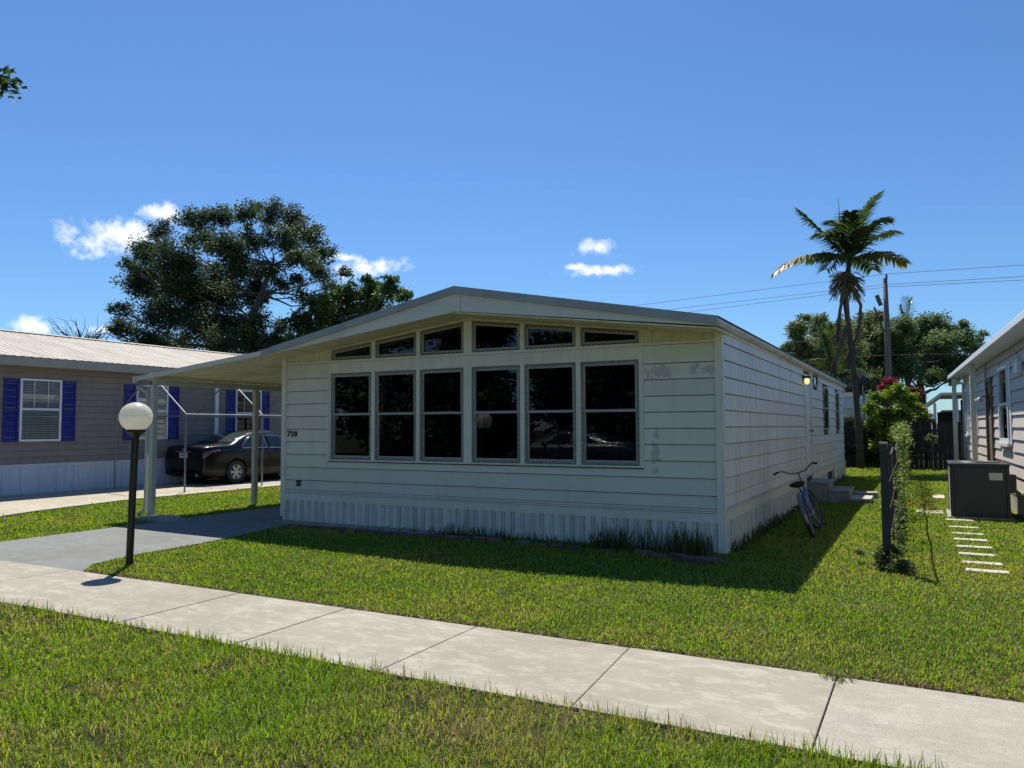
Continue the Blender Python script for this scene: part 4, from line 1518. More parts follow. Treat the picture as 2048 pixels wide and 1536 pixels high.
for i in range(9):
    f = i / 8
    wv = 0.105 * (1 - f) ** 0.7 + 0.022 if f > 0 else 0.085
    yv = -0.17 + 0.30 * f
    zv = 0.03 * (1 - f) ** 2
    for k in range(10):
        a = 2 * PI * k / 10
        sv.append((wv * math.cos(a), st.y - 0.02 + yv, st.z + 0.09 + zv + 0.032 * math.sin(a) * (1 if math.sin(a) > 0 else 1.5)))
for i in range(8):
    for k in range(10):
        sf.append((i * 10 + k, i * 10 + (k + 1) % 10, (i + 1) * 10 + (k + 1) % 10, (i + 1) * 10 + k))
sf += [tuple(range(9, -1, -1)), tuple(range(80, 90))]
MB().add(sv, sf).build('saddle', 'rubber', bk, True)
MB().lathe([(0.001, 0.045), (0.085, 0.045), (0.09, 0.05), (0.085, 0.055), (0.001, 0.055)], tuple(bb_), 24, 'x').build('chainring', 'steel', bk, 'auto')
MB().tube([bb_ + Vector((0.065, 0, 0)), bb_ + Vector((0.075, 0.03, -0.165))], 0.010, 6).tube([bb_ + Vector((-0.065, 0, 0)), bb_ + Vector((-0.075, -0.03, 0.165))], 0.010, 6).build('crank', 'dullchrome', bk, True)
for s, dz in ((1, -0.165), (-1, 0.165)):
    c = bb_ + Vector((s * 0.13, 0.03 * s, dz))
    MB().box(c.x - 0.05, c.x + 0.05, c.y - 0.035, c.y + 0.035, c.z - 0.012, c.z + 0.012).build('pedal', 'rubber', bk)
MB().tube([bb_ + Vector((0.04, -0.06, -0.02)), (0.16, 0.28, 0.02)], 0.009, 6).build('kickstand', 'dullchrome', bk, True)

# ------------------------------------------------------------------ block steps at the side door
stp = tag(empty('entry_steps', (0, 0, 0)), 'mottled grey concrete block steps below the side door', 'steps')
for (x0, x1, h, y0, y1) in ((-2.15, -1.76, 0.42, 16.95, 18.05), (-1.755, -1.37, 0.27, 16.92, 18.05), (-1.365, -0.98, 0.12, 16.90, 17.7)):
    nb = 3
    for k in range(nb):
        ya, yb = y0 + (y1 - y0) * k / nb, y0 + (y1 - y0) * (k + 1) / nb
        MB().box(x0, x1, ya + 0.003, yb - 0.003, 0.0, h - 0.05).build('block', 'block', stp, bevel=0.012)
    MB().box(x0 - 0.005, x1 + 0.012, y0 - 0.02, y1 + 0.01, h - 0.048, h).build('tread', 'stone' if h < 0.2 else 'block', stp, bevel=0.012)
MB().box(-1.40, -0.92, 18.2, 18.6, 0.0, 0.14).build('side_block', 'block', stp, bevel=0.015)

# ------------------------------------------------------------------ brick edging under the front windows
ed = tag(empty('brick_edging', (0, 0, 0)), 'row of old bricks edging the bed under the front windows', 'brick edging')
pts_ = [Vector((-8.9, 9.12, 0)), Vector((-6.9, 9.14, 0)), Vector((-5.1, 9.18, 0)), Vector((-3.4, 9.10, 0)), Vector((-2.05, 9.0, 0))]
for k in range(4):
    a, b_ = pts_[k], pts_[k + 1]
    d = (b_ - a)
    nb = max(1, int(d.length / 0.222))
    for j in range(nb):
        if random.random() < 0.1:
            continue
        p = a + d * ((j + 0.5) / nb)
        o = MB().box(-0.10, 0.10, -0.048, 0.048, -0.03, 0.055).build('brick', 'brick', ed, bevel=0.008)
        o.location = (p.x, p.y + random.uniform(-0.025, 0.025), random.uniform(-0.02, 0.012))
        o.rotation_euler = (random.uniform(-0.09, 0.09), random.uniform(-0.05, 0.05), math.atan2(d.y, d.x) + random.uniform(-0.12, 0.12))
slabb = MB().box(-9.55, -6.3, 9.30, 9.60, -0.03, 0.035).build('footing_strip', 'concrete', ed, bevel=0.01)
o = MB().box(-0.2, 0.2, -0.09, 0.09, -0.02, 0.07).build('paver_block', 'brick', ed, bevel=0.012)
o.location = (-2.32, 8.86, 0)
o.rotation_euler = (0, 0, 0.05)

# ------------------------------------------------------------------ right neighbour home
RA = math.atan(0.035)
rh = tag(empty('mobile_home', (1.45, 15.5, 0), RA), 'pale pink mobile home with white posts and scalloped window trim', 'mobile home')
Fq = lambda a, d, z: (-d, a, z)
RY0, RY1 = -7.0, 10.7
b = MB()
b.box(0, 7.0, RY0, RY1, 0.02, 3.0)
b.prism([(0, 3.001), (7.0, 3.001), (3.5, 3.9)], lambda a, z, d: (a, d, z), RY0, RY1)
b.build('wall', 'pink', rh)
RW = [(0.85, 2.55, 1.22, 2.72), (6.75, 8.1, 1.30, 2.62), (3.55, 4.55, 0.45, 2.6), (8.9, 9.9, 1.3, 2.62)]
for i in range(12):
    z0 = 0.46 + i * 0.214
    z1 = z0 + 0.225
    cuts = sorted([(o[0], o[1]) for o in RW if o[2] < z1 - 0.04 and o[3] > z0 + 0.04])
    cur = RY0
    for c0, c1 in cuts + [(RY1, RY1)]:
        if c0 - cur > 0.05:
            plank(Fq, cur, c0, z0, z1, 'pink', rh, 0.036, 0.012)
        cur = c1
Fe = lambda a, d, z: (a, RY0 - d, z)
for i in range(12):
    plank(Fe, -0.02, 7.0, 0.46 + i * 0.214, 0.46 + i * 0.214 + 0.225, 'pink', rh, 0.036, 0.012)
for k in (0, 1, 3):
    a0, a1, z0, z1 = RW[k]
    w = framed_window(Fq, a0 + 0.2, a1 - 0.2, z0 + 0.03, z1 - 0.03, rh, 'whitevinyl', 0.07, 0.07, True, 0.03, 'blind')
    for a, s in ((a0, 1), (a1, -1)):
        sc = MB()
        nsc = 22
        pts = [(a, z0), (a, z1)]
        for j in range(nsc * 2 + 1):
            z = z1 - (z1 - z0) * j / (nsc * 2)
            pts.append((a + s * (0.185 + (0.028 if j % 2 else 0.0)), z))
        if s > 0:
            pts = pts[::-1]
        sc.prism(pts, fn_d(Fq), 0.02, 0.045)
        sc.build('shutter', 'whitevinyl', w)
    board('window_sill', Fq, a0 + 0.15, a1 - 0.15, z0 - 0.04, z0 + 0.02, 0.0, 0.10, 'whitevinyl', w)
dq = board('door', Fq, 3.65, 4.45, 0.5, 2.5, 0.0, 0.03, 'brown', rh)
for a0, a1, z0, z1 in ((3.55, 3.645, 0.45, 2.6), (4.455, 4.55, 0.45, 2.6), (3.646, 4.454, 2.505, 2.6)):
    board('door_frame', Fq, a0, a1, z0, z1, 0.0, 0.07, 'brown', dq)
board('door_pane', Fq, 3.8, 4.3, 1.9, 2.35, 0.03, 0.036, 'carglass', dq)
skirt_panels(Fq, RY0, RY1, 0.0, 0.36, 'skirt', rh)
board('skirting_rail', Fq, RY0, RY1, 0.361, 0.455, 0.0, 0.05, 'skirt', rh)
r_ = MB()
r_.prism([(-0.36, 3.0), (3.5, 3.93), (3.5, 3.97), (-0.36, 3.04)], lambda a, z, d: (a, d, z), RY0 - 0.3, RY1 + 0.25)
r_.prism([(3.5, 3.93), (7.3, 3.0), (7.3, 3.04), (3.5, 3.97)], lambda a, z, d: (a, d, z), RY0 - 0.3, RY1 + 0.25)
r_.build('roof', 'rooftar', rh)
MB().box(-0.41, -0.362, RY0 - 0.3, RY1 + 0.25, 2.94, 3.05).build('gutter', 'whitevinyl', rh, bevel=0.01)
MB().box(-0.36, -0.03, RY0 - 0.3, RY1 + 0.25, 2.965, 2.985).build('soffit', 'whitevinyl', rh)
for a in (10.45, 4.9):
    MB().box(-0.33, -0.22, a - 0.055, a + 0.055, 0.0, 2.964).build('post', 'trim', rh, bevel=0.006)
MB().tube([(-0.30, 10.2, 2.94), (-0.06, 10.2, 2.75), (-0.06, 10.2, 0.2)], 0.04, 8).build('downspout', 'trim', rh, True)
MB().tube([(-0.05, 4.65, 2.9), (-0.05, 4.65, 0.4)], 0.02, 8).build('conduit', 'trim', rh, True)
fl = MB()
for a in (4.25, 4.75):
    fl.tube([(-0.05, 4.5, 2.2), (-0.12, a, 2.22), (-0.20, a, 2.16)], 0.012, 6)
flo = fl.build('flood_light', 'steel', rh, True)
for a in (4.25, 4.75):
    MB().lathe([(0.02, 0.0), (0.045, -0.03), (0.065, -0.10), (0.001, -0.115)], (-0.21, a, 2.19), 14).build('lamp_head', 'whitevinyl', flo, True)
bx_ = MB().box(-0.11, -0.03, -0.6, -0.25, 2.42, 2.62).build('wall_box', 'whitevinyl', rh, bevel=0.01)
MB().tube([(-0.06, -0.5, 2.62), (-0.05, -0.1, 2.75), (-0.05, 0.3, 2.88)], 0.015, 6).build('conduit', 'trim', rh, True)

# ------------------------------------------------------------------ air conditioner, pads and stepping stones
ac = tag(empty('air_conditioner', (0.36, 15.05, 0)), 'large slate grey outdoor air conditioner beside the pink home', 'air conditioner')
AX, AY, AZ = 0.86, 1.25, 0.92
MB().box(0.02, AX - 0.02, 0.02, AY - 0.02, 0.035, AZ - 0.03).build('cabinet', 'acgrey', ac)
for x in (0.0, AX - 0.05):
    for y in (0.0, AY - 0.05):
        MB().box(x, x + 0.05, y, y + 0.05, 0.03, AZ - 0.03).build('corner_post', 'acgrey', ac, bevel=0.006)
MB().box(0.06, AX - 0.06, 0.008, 0.0195, 0.06, AZ - 0.06).build('access_panel', 'acgrey', ac, bevel=0.004)
MB().box(-0.012, AX + 0.012, -0.012, AY + 0.012, AZ - 0.03, AZ + 0.012).build('top_cover', 'acgrey', ac, bevel=0.01)
MB().torus((AX / 2, AY / 2, AZ + 0.014), 0.33, 0.016, 'z', 36, 6).build('fan_ring', 'black', ac, True)
gr = MB()
for r0 in (0.08, 0.13, 0.18, 0.23, 0.28):
    gr.torus((AX / 2, AY / 2, AZ + 0.02), r0, 0.004, 'z', 28, 4)
for k in range(8):
    a = PI * k / 8
    gr.tube([(AX / 2 - 0.33 * math.cos(a), AY / 2 - 0.33 * math.sin(a), AZ + 0.024), (AX / 2 + 0.33 * math.cos(a), AY / 2 + 0.33 * math.sin(a), AZ + 0.024)], 0.004, 4)
gr.build('fan_guard', 'black', ac)
for k in range(26):
    z = 0.08 + k * 0.03
    MB().box(0.006, 0.018, 0.055, AY - 0.055, z, z + 0.016).build('louvre', 'steel', ac)
MB().box(0.57, 0.76, 0.004, 0.0075, 0.66, 0.78).build('label_plate', 'label', ac)
MB().box(AX - 0.01, AX + 0.10, 0.10, 0.3, 0.45, 0.75).build('disconnect_box', 'acgrey', ac, bevel=0.008)
pad = MB().box(-0.05, AX + 0.05, -0.05, AY + 0.05, 0.0, 0.035).build('pad', 'block', ac, bevel=0.01)
tag(MB().box(-0.18, 0.27, 15.6, 16.15, 0.0, 0.02).build('stepping_stone', 'ndrive', bevel=0.008), 'worn tan concrete pad next to the air conditioner', 'concrete pad')
tag(MB().box(0.12, 0.345, 18.6, 19.5, 0.0, 0.045).build('stepping_stone', 'stone', bevel=0.008), 'pale slab lying behind the air conditioner', 'paver')
YS = [14.62, 13.68, 12.88, 12.18, 11.50, 10.88, 10.24, 9.70]
for i, yy_ in enumerate(YS):
    o = MB().box(-0.20, 0.20, -0.085, 0.085, -0.03, 0.024).build('stepping_stone', 'stone', bevel=0.008)
    o.location = (0.47 + 0.012 * i + random.uniform(-0.012, 0.012), yy_, random.uniform(-0.004, 0.006))
    o.rotation_euler = (0, 0, random.uniform(-0.05, 0.08))
    ords = ['first', 'second', 'third', 'fourth', 'fifth', 'sixth', 'seventh', 'eighth']
    tag(o, 'pale stepping stone in the lawn, %s in line from the air conditioner' % ords[i], 'stepping stone', 'stepping stones leading from the air conditioner')

# ------------------------------------------------------------------ wire fence between the yards
fc = tag(empty('wire_fence', (0, 0, 0)), 'old grey wire fence on metal posts running between two yards', 'fence')
FYS = [9.36, 12.1, 14.9, 17.7, 20.5, 23.3, 26.1]
fxx = lambda y: -0.40 - 0.012 * (y - 9.36)
for i, y in enumerate(FYS):
    x = fxx(y)
    h = 1.36 if i == 0 else 1.30
    if i == 0:
        b = MB()
        b.box(x - 0.036, x + 0.036, y - 0.036, y + 0.036, 0.0, h)
        p = b.build('post', 'fpost', fc, bevel=0.01)
        MB().box(x - 0.042, x + 0.042, y - 0.042, y + 0.042, h + 0.001, h + 0.03).build('post_cap', 'steel', p, bevel=0.006)
        MB().box(x + 0.037, x + 0.047, y - 0.03, y + 0.03, 0.25, h - 0.04).build('tension_bar', 'fpost', p)
        MB().box(x - 0.041, x + 0.052, y - 0.041, y + 0.041, 0.84, 0.865).build('band', 'fpost', p)
    else:
        MB().tube([(x, y, 0), (x, y, h)], 0.03, 10).build('post', 'fpost', fc, 'auto')
tw = []
for i in range(len(FYS) - 1):
    for k in range(8):
        f = k / 8
        y = FYS[i] + (FYS[i + 1] - FYS[i]) * f
        tw.append((fxx(y) + 0.04, y, 1.26 - 0.07 * math.sin(PI * f) + (0.03 if i == 0 else 0)))
MB().tube(tw, 0.013, 6).build('top_wire', 'rust', fc, True)
for zz in (0.35, 0.65, 0.95):
    MB().tube([(fxx(y) + 0.04, y, zz + 0.012 * math.sin(y * 1.7)) for y in np.arange(FYS[0], FYS[-1], 0.7)], 0.004, 5).build('strand', 'rust', fc, True)


# ------------------------------------------------------------------ grass
class VNoise:
    def __init__(s, seed, n=64):
        s.t = np.random.default_rng(seed).random((n, n))
        s.n = n

    def __call__(s, x, y):
        xi, yi = np.floor(x).astype(int), np.floor(y).astype(int)
        fx, fy = x - xi, y - yi
        fx, fy = fx * fx * (3 - 2 * fx), fy * fy * (3 - 2 * fy)
        g = lambda a, b: s.t[a % s.n, b % s.n]
        return (g(xi, yi) * (1 - fx) + g(xi + 1, yi) * fx) * (1 - fy) + (g(xi, yi + 1) * (1 - fx) + g(xi + 1, yi + 1) * fx) * fy


def in_poly(x, y, poly):
    c = np.zeros(len(x), bool)
    n = len(poly)
    j = n - 1
    for i in range(n):
        xi, yi = poly[i]
        xj, yj = poly[j]
        if yi != yj:
            c ^= ((yi > y) != (yj > y)) & (x < (xj - xi) * (y - yi) / (yj - yi) + xi)
        j = i
    return c


def build_grass():
    rng = np.random.default_rng(3)
    cs = 0.5
    gx, gy_ = np.meshgrid(np.arange(-20, 9, cs), np.arange(0.2, 33, cs))
    gx, gy_ = gx.ravel(), gy_.ravel()
    cxm, cym = gx + cs / 2, gy_ + cs / 2
    lat = cxm * RT.x + cym * RT.y
    dep = cxm * FW.x + cym * FW.y
    d = np.hypot(cxm, cym)
    vis = (dep > 0.6) & (np.abs(lat) < 0.78 * dep + 0.9)
    rho = np.minimum(9500, 9500 * (3.0 / np.maximum(d, 0.1)) ** 1.2)
    rho = np.where(vis, rho, np.where(d < 14, 450, 100))
    cnt = rng.poisson(rho * cs * cs)
    x = np.repeat(gx, cnt) + rng.random(cnt.sum()) * cs
    y = np.repeat(gy_, cnt) + rng.random(cnt.sum()) * cs
    keep = np.ones(len(x), bool)
    wob = 0.03 * (VNoise(8)(x * 3, y * 0 + 1) - 0.5) + 0.02 * (VNoise(9)(x * 11, y * 0 + 3) - 0.5)
    keep &= ~((y > SW0 + 0.035 + wob) & (y < SW1 + 0.035 + wob * 1.3))
    for poly in (DRV, NDRV):
        keep &= ~in_poly(x + wob, y + wob, poly)
    for (x0, x1, y0, y1) in ((HX0, HX1 + 0.03, 9.62, HY1), (-9.6, -6.3, 9.28, 9.62), (-2.2, -0.95, 16.9, 18.1), (0.30, 1.28, 14.98, 16.36), (-0.15, 0.25, 15.63, 16.1), (0.12, 0.35, 18.6, 19.5), (-40, -18.5, 0, 40), (1.75, 9, 8.6, 30)):
        keep &= ~((x > x0) & (x < x1) & (y > y0) & (y < y1))
    for i, ys in enumerate(YS):
        keep &= ~((np.abs(x - 0.47 - 0.012 * i) < 0.19) & (np.abs(y - ys) < 0.055))
    n1, n2, n3 = VNoise(21), VNoise(22), VNoise(23)
    patch = 0.6 * n1(x * 0.9 + 7, y * 0.9) + 0.4 * n2(x * 2.7, y * 2.7 + 5)
    fine = n3(x * 8, y * 8)
    bare = (patch > 0.62) & (fine > 0.42) & (y < SW0) & (rng.random(len(x)) < 0.6)
    bare |= (fine > 0.84) & (rng.random(len(x)) < 0.6)
    keep &= ~bare
    x, y, patch, fine = x[keep], y[keep], patch[keep], fine[keep]
    n = len(x)
    d = np.hypot(x, y)
    verge = y < SW0
    L_ = np.where(verge, rng.uniform(0.034, 0.080, n), rng.uniform(0.026, 0.050, n)) * (0.75 + 0.5 * fine)
    tall = rng.random(n) < np.where(verge, 0.035, 0.006)
    edge = verge & (y > SW0 - 0.10)
    tall |= edge & (rng.random(n) < 0.22)
    L_ = np.where(tall, L_ * 1.7, L_)
    w = 0.0048 * np.maximum(1, d / 4.0) ** 0.85 * rng.uniform(0.7, 1.35, n)
    L_ *= np.maximum(1, d / 9) ** 0.35
    az = rng.uniform(0, 2 * PI, n)
    lean = np.where(tall, rng.uniform(0.1, 0.5, n), rng.uniform(0.35, 1.35, n))
    dx, dy = np.cos(az), np.sin(az)
    tw = az + PI / 2 + rng.normal(0, 0.5, n)
    wx, wy = np.cos(tw) * w / 2, np.sin(tw) * w / 2
    z0 = np.full(n, -0.004)
    h1, o1 = L_ * 0.55 * np.cos(lean * 0.5), L_ * 0.55 * np.sin(lean * 0.5)
    h2, o2 = h1 + L_ * 0.45 * np.cos(lean * 1.35), o1 + L_ * 0.45 * np.sin(lean * 1.35)
    V = np.empty((n, 5, 3))
    V[:, 0] = np.stack([x - wx, y - wy, z0], 1)
    V[:, 1] = np.stack([x + wx, y + wy, z0], 1)
    V[:, 2] = np.stack([x + dx * o1 + wx * 0.85, y + dy * o1 + wy * 0.85, h1], 1)
    V[:, 3] = np.stack([x + dx * o1 - wx * 0.85, y + dy * o1 - wy * 0.85, h1], 1)
    V[:, 4] = np.stack([x + dx * o2, y + dy * o2, h2], 1)
    i5 = np.arange(n) * 5
    F = [np.stack([i5, i5 + 1, i5 + 2, i5 + 3], 1), np.stack([i5 + 3, i5 + 2, i5 + 4], 1)]
    green = np.array([0.205, 0.325, 0.036])
    deep = np.array([0.115, 0.195, 0.022])
    yel = np.array([0.345, 0.405, 0.055])
    straw = np.array([0.42, 0.34, 0.16])
    t = np.clip((patch - 0.35) * 2.2 + rng.normal(0, 0.22, n), 0, 1)[:, None]
    c = green * (1 - t) + yel * t
    dk = (rng.random(n) < 0.3)[:, None]
    c = np.where(dk, c * 0.35 + deep * 0.65, c)
    right = np.clip((x + 2.5) / 3.0, 0, 1) * (y > SW1)
    dry = rng.random(n) < (0.06 + 0.45 * np.clip(patch - 0.47, 0, 1) * 2.4 * np.where(verge, 1.25, 0.4) + 0.10 * right)
    c = np.where(dry[:, None], straw * rng.uniform(0.5, 1.0, n)[:, None], c)
    c = c * rng.uniform(0.65, 1.3, n)[:, None]
    C = np.repeat(c, 5, 0)
    o = np_mesh('grass', V.reshape(-1, 3), F, C, 'grassblade')
    tag(o, 'short patchy lawn grass around the home and sidewalk', 'grass', kind='stuff')
    return n


NB = build_grass()

# dry clippings and dead leaves along the verge and the trimmed lawn edge
rng = np.random.default_rng(17)
n = 5200
x = rng.uniform(-9, 4, n)
y = np.where(rng.random(n) < 0.6, SW1 + 0.02 + np.abs(rng.normal(0, 0.035, n)), rng.uniform(0.8, SW0 - 0.02, n))
pn = VNoise(21)
sel = (y > SW1) | (pn(x * 0.9 + 7, y * 0.9) > 0.55)
x, y = x[sel], y[sel]
keepd = ~in_poly(x, y, DRV)
x, y = x[keepd], y[keepd]
P_ = np.stack([x, y, rng.uniform(0.006, 0.03, len(x))], 1)
V, F, C = leaf_arrays(P_, 0.035, [(0.14, 0.09, 0.05), (0.22, 0.16, 0.09), (0.07, 0.05, 0.03)], rng, 0.25, 0.35, 0.0)
tag(np_mesh('dead_leaves', V, F, C, 'leaf'), 'brown dead leaves and clippings scattered in the lawn', 'dead leaves', kind='stuff')


def blade_cluster(pts, heights, w0, palette, rng, lean=0.45):
    n = len(pts)
    az = rng.uniform(0, 2 * PI, n)
    ln = rng.uniform(0.05, lean, n)
    dx, dy = np.cos(az), np.sin(az)
    V = np.empty((n, 7, 3))
    px_, py_ = -dy * w0 / 2, dx * w0 / 2
    for j, (f, ww) in enumerate(((0, 1.0), (0.4, 1.1), (0.75, 0.7))):
        h = heights * f * np.cos(ln * f)
        o = heights * f * np.sin(ln * (0.4 + f))
        V[:, 2 * j] = np.stack([pts[:, 0] + dx * o - px_ * ww, pts[:, 1] + dy * o - py_ * ww, pts[:, 2] + h], 1)
        V[:, 2 * j + 1] = np.stack([pts[:, 0] + dx * o + px_ * ww, pts[:, 1] + dy * o + py_ * ww, pts[:, 2] + h], 1)
    h, o = heights * np.cos(ln), heights * np.sin(ln * 1.5)
    V[:, 6] = np.stack([pts[:, 0] + dx * o, pts[:, 1] + dy * o, pts[:, 2] + h], 1)
    i = np.arange(n) * 7
    F = [np.concatenate([np.stack([i, i + 1, i + 3, i + 2], 1), np.stack([i + 2, i + 3, i + 5, i + 4], 1)]), np.stack([i + 4, i + 5, i + 6], 1)]
    pal = np.array(palette)
    c = pal[rng.integers(0, len(pal), n)] * rng.uniform(0.7, 1.3, n)[:, None]
    return V.reshape(-1, 3), F, np.repeat(c, 7, 0)


rng = np.random.default_rng(5)
pp, hh = [], []
for (x0, x1, n, hmax) in ((-7.3, -6.0, 50, 0.2), (-6.0, -4.6, 170, 0.32), (-4.6, -3.9, 60, 0.26), (-3.9, -2.3, 300, 0.42), (-3.75, -3.35, 60, 0.62), (-2.75, -2.3, 80, 0.45)):
    x = rng.uniform(x0, x1, n)
    cl = 0.5 + 0.5 * np.sin(x * 9 + x * x)
    pp.append(np.stack([x, rng.uniform(9.18, 9.58, n), np.zeros(n)], 1))
    hh.append(rng.uniform(0.08, hmax, n) * (0.55 + 0.45 * cl))
for (y0, y1, n, hmax) in ((9.7, 13.0, 260, 0.22), (13, 16.8, 200, 0.18), (20, 25, 150, 0.25)):
    y = rng.uniform(y0, y1, n)
    pp.append(np.stack([HX1 + 0.05 + np.abs(rng.normal(0, 0.08, n)), y, np.zeros(n)], 1))
    hh.append(rng.uniform(0.05, hmax, n))
V, F, C = blade_cluster(np.concatenate(pp), np.concatenate(hh), 0.013, [(0.05, 0.09, 0.02), (0.08, 0.12, 0.03), (0.12, 0.12, 0.04)], rng)
tag(np_mesh('tall_weeds', V, F, C, 'grassblade'), 'tall grassy weeds growing against the skirting of the white home', 'weeds', kind='stuff')
n = 60
V, F, C = blade_cluster(np.stack([rng.normal(-0.53, 0.045, n), SW1 - np.abs(rng.normal(0, 0.07, n)), np.full(n, 0.015)], 1), rng.uniform(0.03, 0.10, n), 0.006, [(0.10, 0.16, 0.03), (0.2, 0.2, 0.06)], rng, 1.1)
tag(np_mesh('joint_weed', V, F, C, 'grassblade'), 'small weed sprouting from a sidewalk joint', 'weed')

# ------------------------------------------------------------------ trees
GREEN_OAK = [(0.049, 0.079, 0.034), (0.066, 0.099, 0.043), (0.091, 0.123, 0.053), (0.036, 0.057, 0.026)]
GREEN_MANGO = [(0.047, 0.088, 0.024), (0.074, 0.128, 0.03), (0.115, 0.155, 0.041), (0.034, 0.061, 0.019)]
GREEN_PALE = [(0.147, 0.196, 0.088), (0.186, 0.244, 0.097), (0.117, 0.157, 0.069), (0.216, 0.255, 0.117)]
GREEN_MID = [(0.101, 0.162, 0.057), (0.132, 0.203, 0.072), (0.081, 0.121, 0.045), (0.173, 0.223, 0.092)]
LIME = [(0.203, 0.29, 0.036), (0.275, 0.348, 0.043), (0.145, 0.232, 0.029), (0.087, 0.131, 0.029)]
DARKHEDGE = [(0.018, 0.03, 0.012), (0.03, 0.045, 0.016), (0.045, 0.065, 0.022)]


def make_tree(name, label, cat, base, trunk, clumps, palette, nleaf, lsize, rng, trunk_r=0.25, group=None, sparse=0.0, flat=0.5, aspect=0.5, droop=0.2, tips=7, shell=0.55, bark='bark', limbs=True):
    """trunk: list of Vector from base up; clumps: list of (Vector, radius)"""
    t = tag(empty(name, base), label, cat, group)
    base = Vector(base)
    wd = MB()
    trunk = [Vector(p) for p in trunk]
    rs = [trunk_r * (1.15 - 0.75 * i / max(1, len(trunk) - 1)) for i in range(len(trunk))]
    rs[0] *= 1.25
    wd.tube([p - base for p in trunk], rs, 10)
    for (c, r) in (clumps if limbs else []):
        hz = [(p - c).length + abs(p.z - (c.z - 1.2 * (p - c).length * 0.35)) * 0.6 for p in trunk[1:]] or [0]
        k = 1 + int(np.argmin(hz)) if len(trunk) > 1 else 0
        s = trunk[k]
        mid = s.lerp(c, 0.5) + Vector((rng.normal(0, 0.3), rng.normal(0, 0.3), -0.12 * (c - s).length + rng.normal(0, 0.15)))
        br = max(0.03, rs[k] * 0.42)
        q = [s, s.lerp(mid, 0.5) + Vector(rng.normal(0, 0.12, 3)), mid, mid.lerp(c, 0.5) + Vector(rng.normal(0, 0.12, 3)), c]
        wd.tube([p - base for p in q], [br, br * 0.8, br * 0.62, br * 0.42, br * 0.2], 6, False)
        for _ in range(tips):
            e = c + Vector(rand_dirs(1, rng)[0]) * r * rng.uniform(0.6, 1.0)
            st_ = q[2].lerp(c, rng.uniform(0.3, 1.0))
            m_ = st_.lerp(e, 0.5) + Vector(rng.normal(0, 0.08 * r, 3))
            wd.tube([st_ - base, m_ - base, e - base], [br * 0.26, br * 0.18, br * 0.08], 4, False)
    wd.build('trunk', bark, t, True)
    cs = np.array([list(c) for c, r in clumps])
    rr = np.array([r for c, r in clumps])
    wgt = rr ** 2.2
    idx = rng.choice(len(clumps), nleaf, p=wgt / wgt.sum())
    sub = 26
    sd_ = rand_dirs(len(clumps) * sub, rng).reshape(len(clumps), sub, 3) * (rng.random((len(clumps), sub, 1)) ** shell)
    pk = rng.integers(0, sub, nleaf)
    off = sd_[idx, pk] * rr[idx][:, None] * 0.86 + rng.normal(0, 1, (nleaf, 3)) * rr[idx][:, None] * 0.185
    off[:, 2] *= 0.82
    P_ = cs[idx] + off - np.array(list(base))
    V, F, C = leaf_arrays(P_, lsize, palette, rng, flat, aspect, droop)
    np_mesh('crown', V, F, C, 'leaf', t)
    return t


def px_clumps(lst, D, spread, rng):
    out = []
    for (x, y, r) in lst:
        dd = D + rng.uniform(-spread, spread)
        out.append((at(x, y, dd), r / FPX * dd * 1.10))
    return out


rng = np.random.default_rng(41)
OAK = [(300, 500, 42), (275, 565, 40), (243, 620, 24), (250, 655, 30), (310, 560, 52), (365, 520, 55), (330, 630, 58), (400, 595, 58), (420, 655, 60), (465, 600, 46), (480, 665, 55), (322, 462, 26), (385, 435, 33), (435, 432, 33), (492, 428, 30), (540, 425, 34), (583, 440, 34), (618, 470, 34), (643, 507, 28), (640, 545, 26), (600, 515, 30), (555, 475, 34), (500, 478, 34), (450, 490, 40), (410, 478, 36),
       (545, 540, 22), (520, 600, 28), (662, 575, 22), (690, 545, 17), (622, 600, 22), (560, 655, 22), (540, 690, 36), (598, 560, 20), (350, 690, 50), (440, 700, 50), (295, 685, 36), (360, 570, 50), (560, 565, 26), (520, 540, 32), (480, 540, 38), (600, 590, 20), (470, 510, 34), (580, 500, 26), (510, 570, 26), (440, 560, 44), (620, 520, 26), (585, 470, 26), (520, 640, 28), (650, 600, 20), (225, 660, 14), (260, 530, 22)]
D = 39.0
bo = gpt(500, 925)
bo = at(505, 800, D)
bo.z = 0
tr = [bo, at(500, 760, D), at(505, 690, D), at(500, 640, D), at(522, 590, D), at(545, 530, D)]
tr[0].z = 0
make_tree('oak_tree', 'large dark spreading oak rising behind the taupe home', 'tree', bo, tr, px_clumps(OAK, D, 2.8, rng), GREEN_OAK, 112000, 0.15, rng, 0.27, tips=10, shell=0.6)
rng = np.random.default_rng(42)
MANGO = [(600, 645, 30), (648, 610, 36), (695, 590, 30), (740, 582, 28), (780, 577, 26), (808, 592, 20), (720, 622, 38), (665, 650, 40), (600, 690, 36), (560, 700, 30), (762, 608, 28), (622, 672, 34), (700, 660, 40), (520, 690, 30), (500, 660, 22), (650, 690, 40), (735, 560, 14), (785, 560, 12)]
D = 37.0
bo = at(660, 800, D)
bo.z = 0
tr = [bo, at(658, 740, D), at(660, 690, D), at(690, 645, D)]
tr[0].z = 0
make_tree('mango_tree', 'glossy green mango tree showing over the white roof', 'tree', bo, tr, px_clumps(MANGO, D, 1.6, rng), GREEN_MANGO, 15000, 0.28, rng, 0.24, droop=0.75, aspect=0.34, flat=0.9)
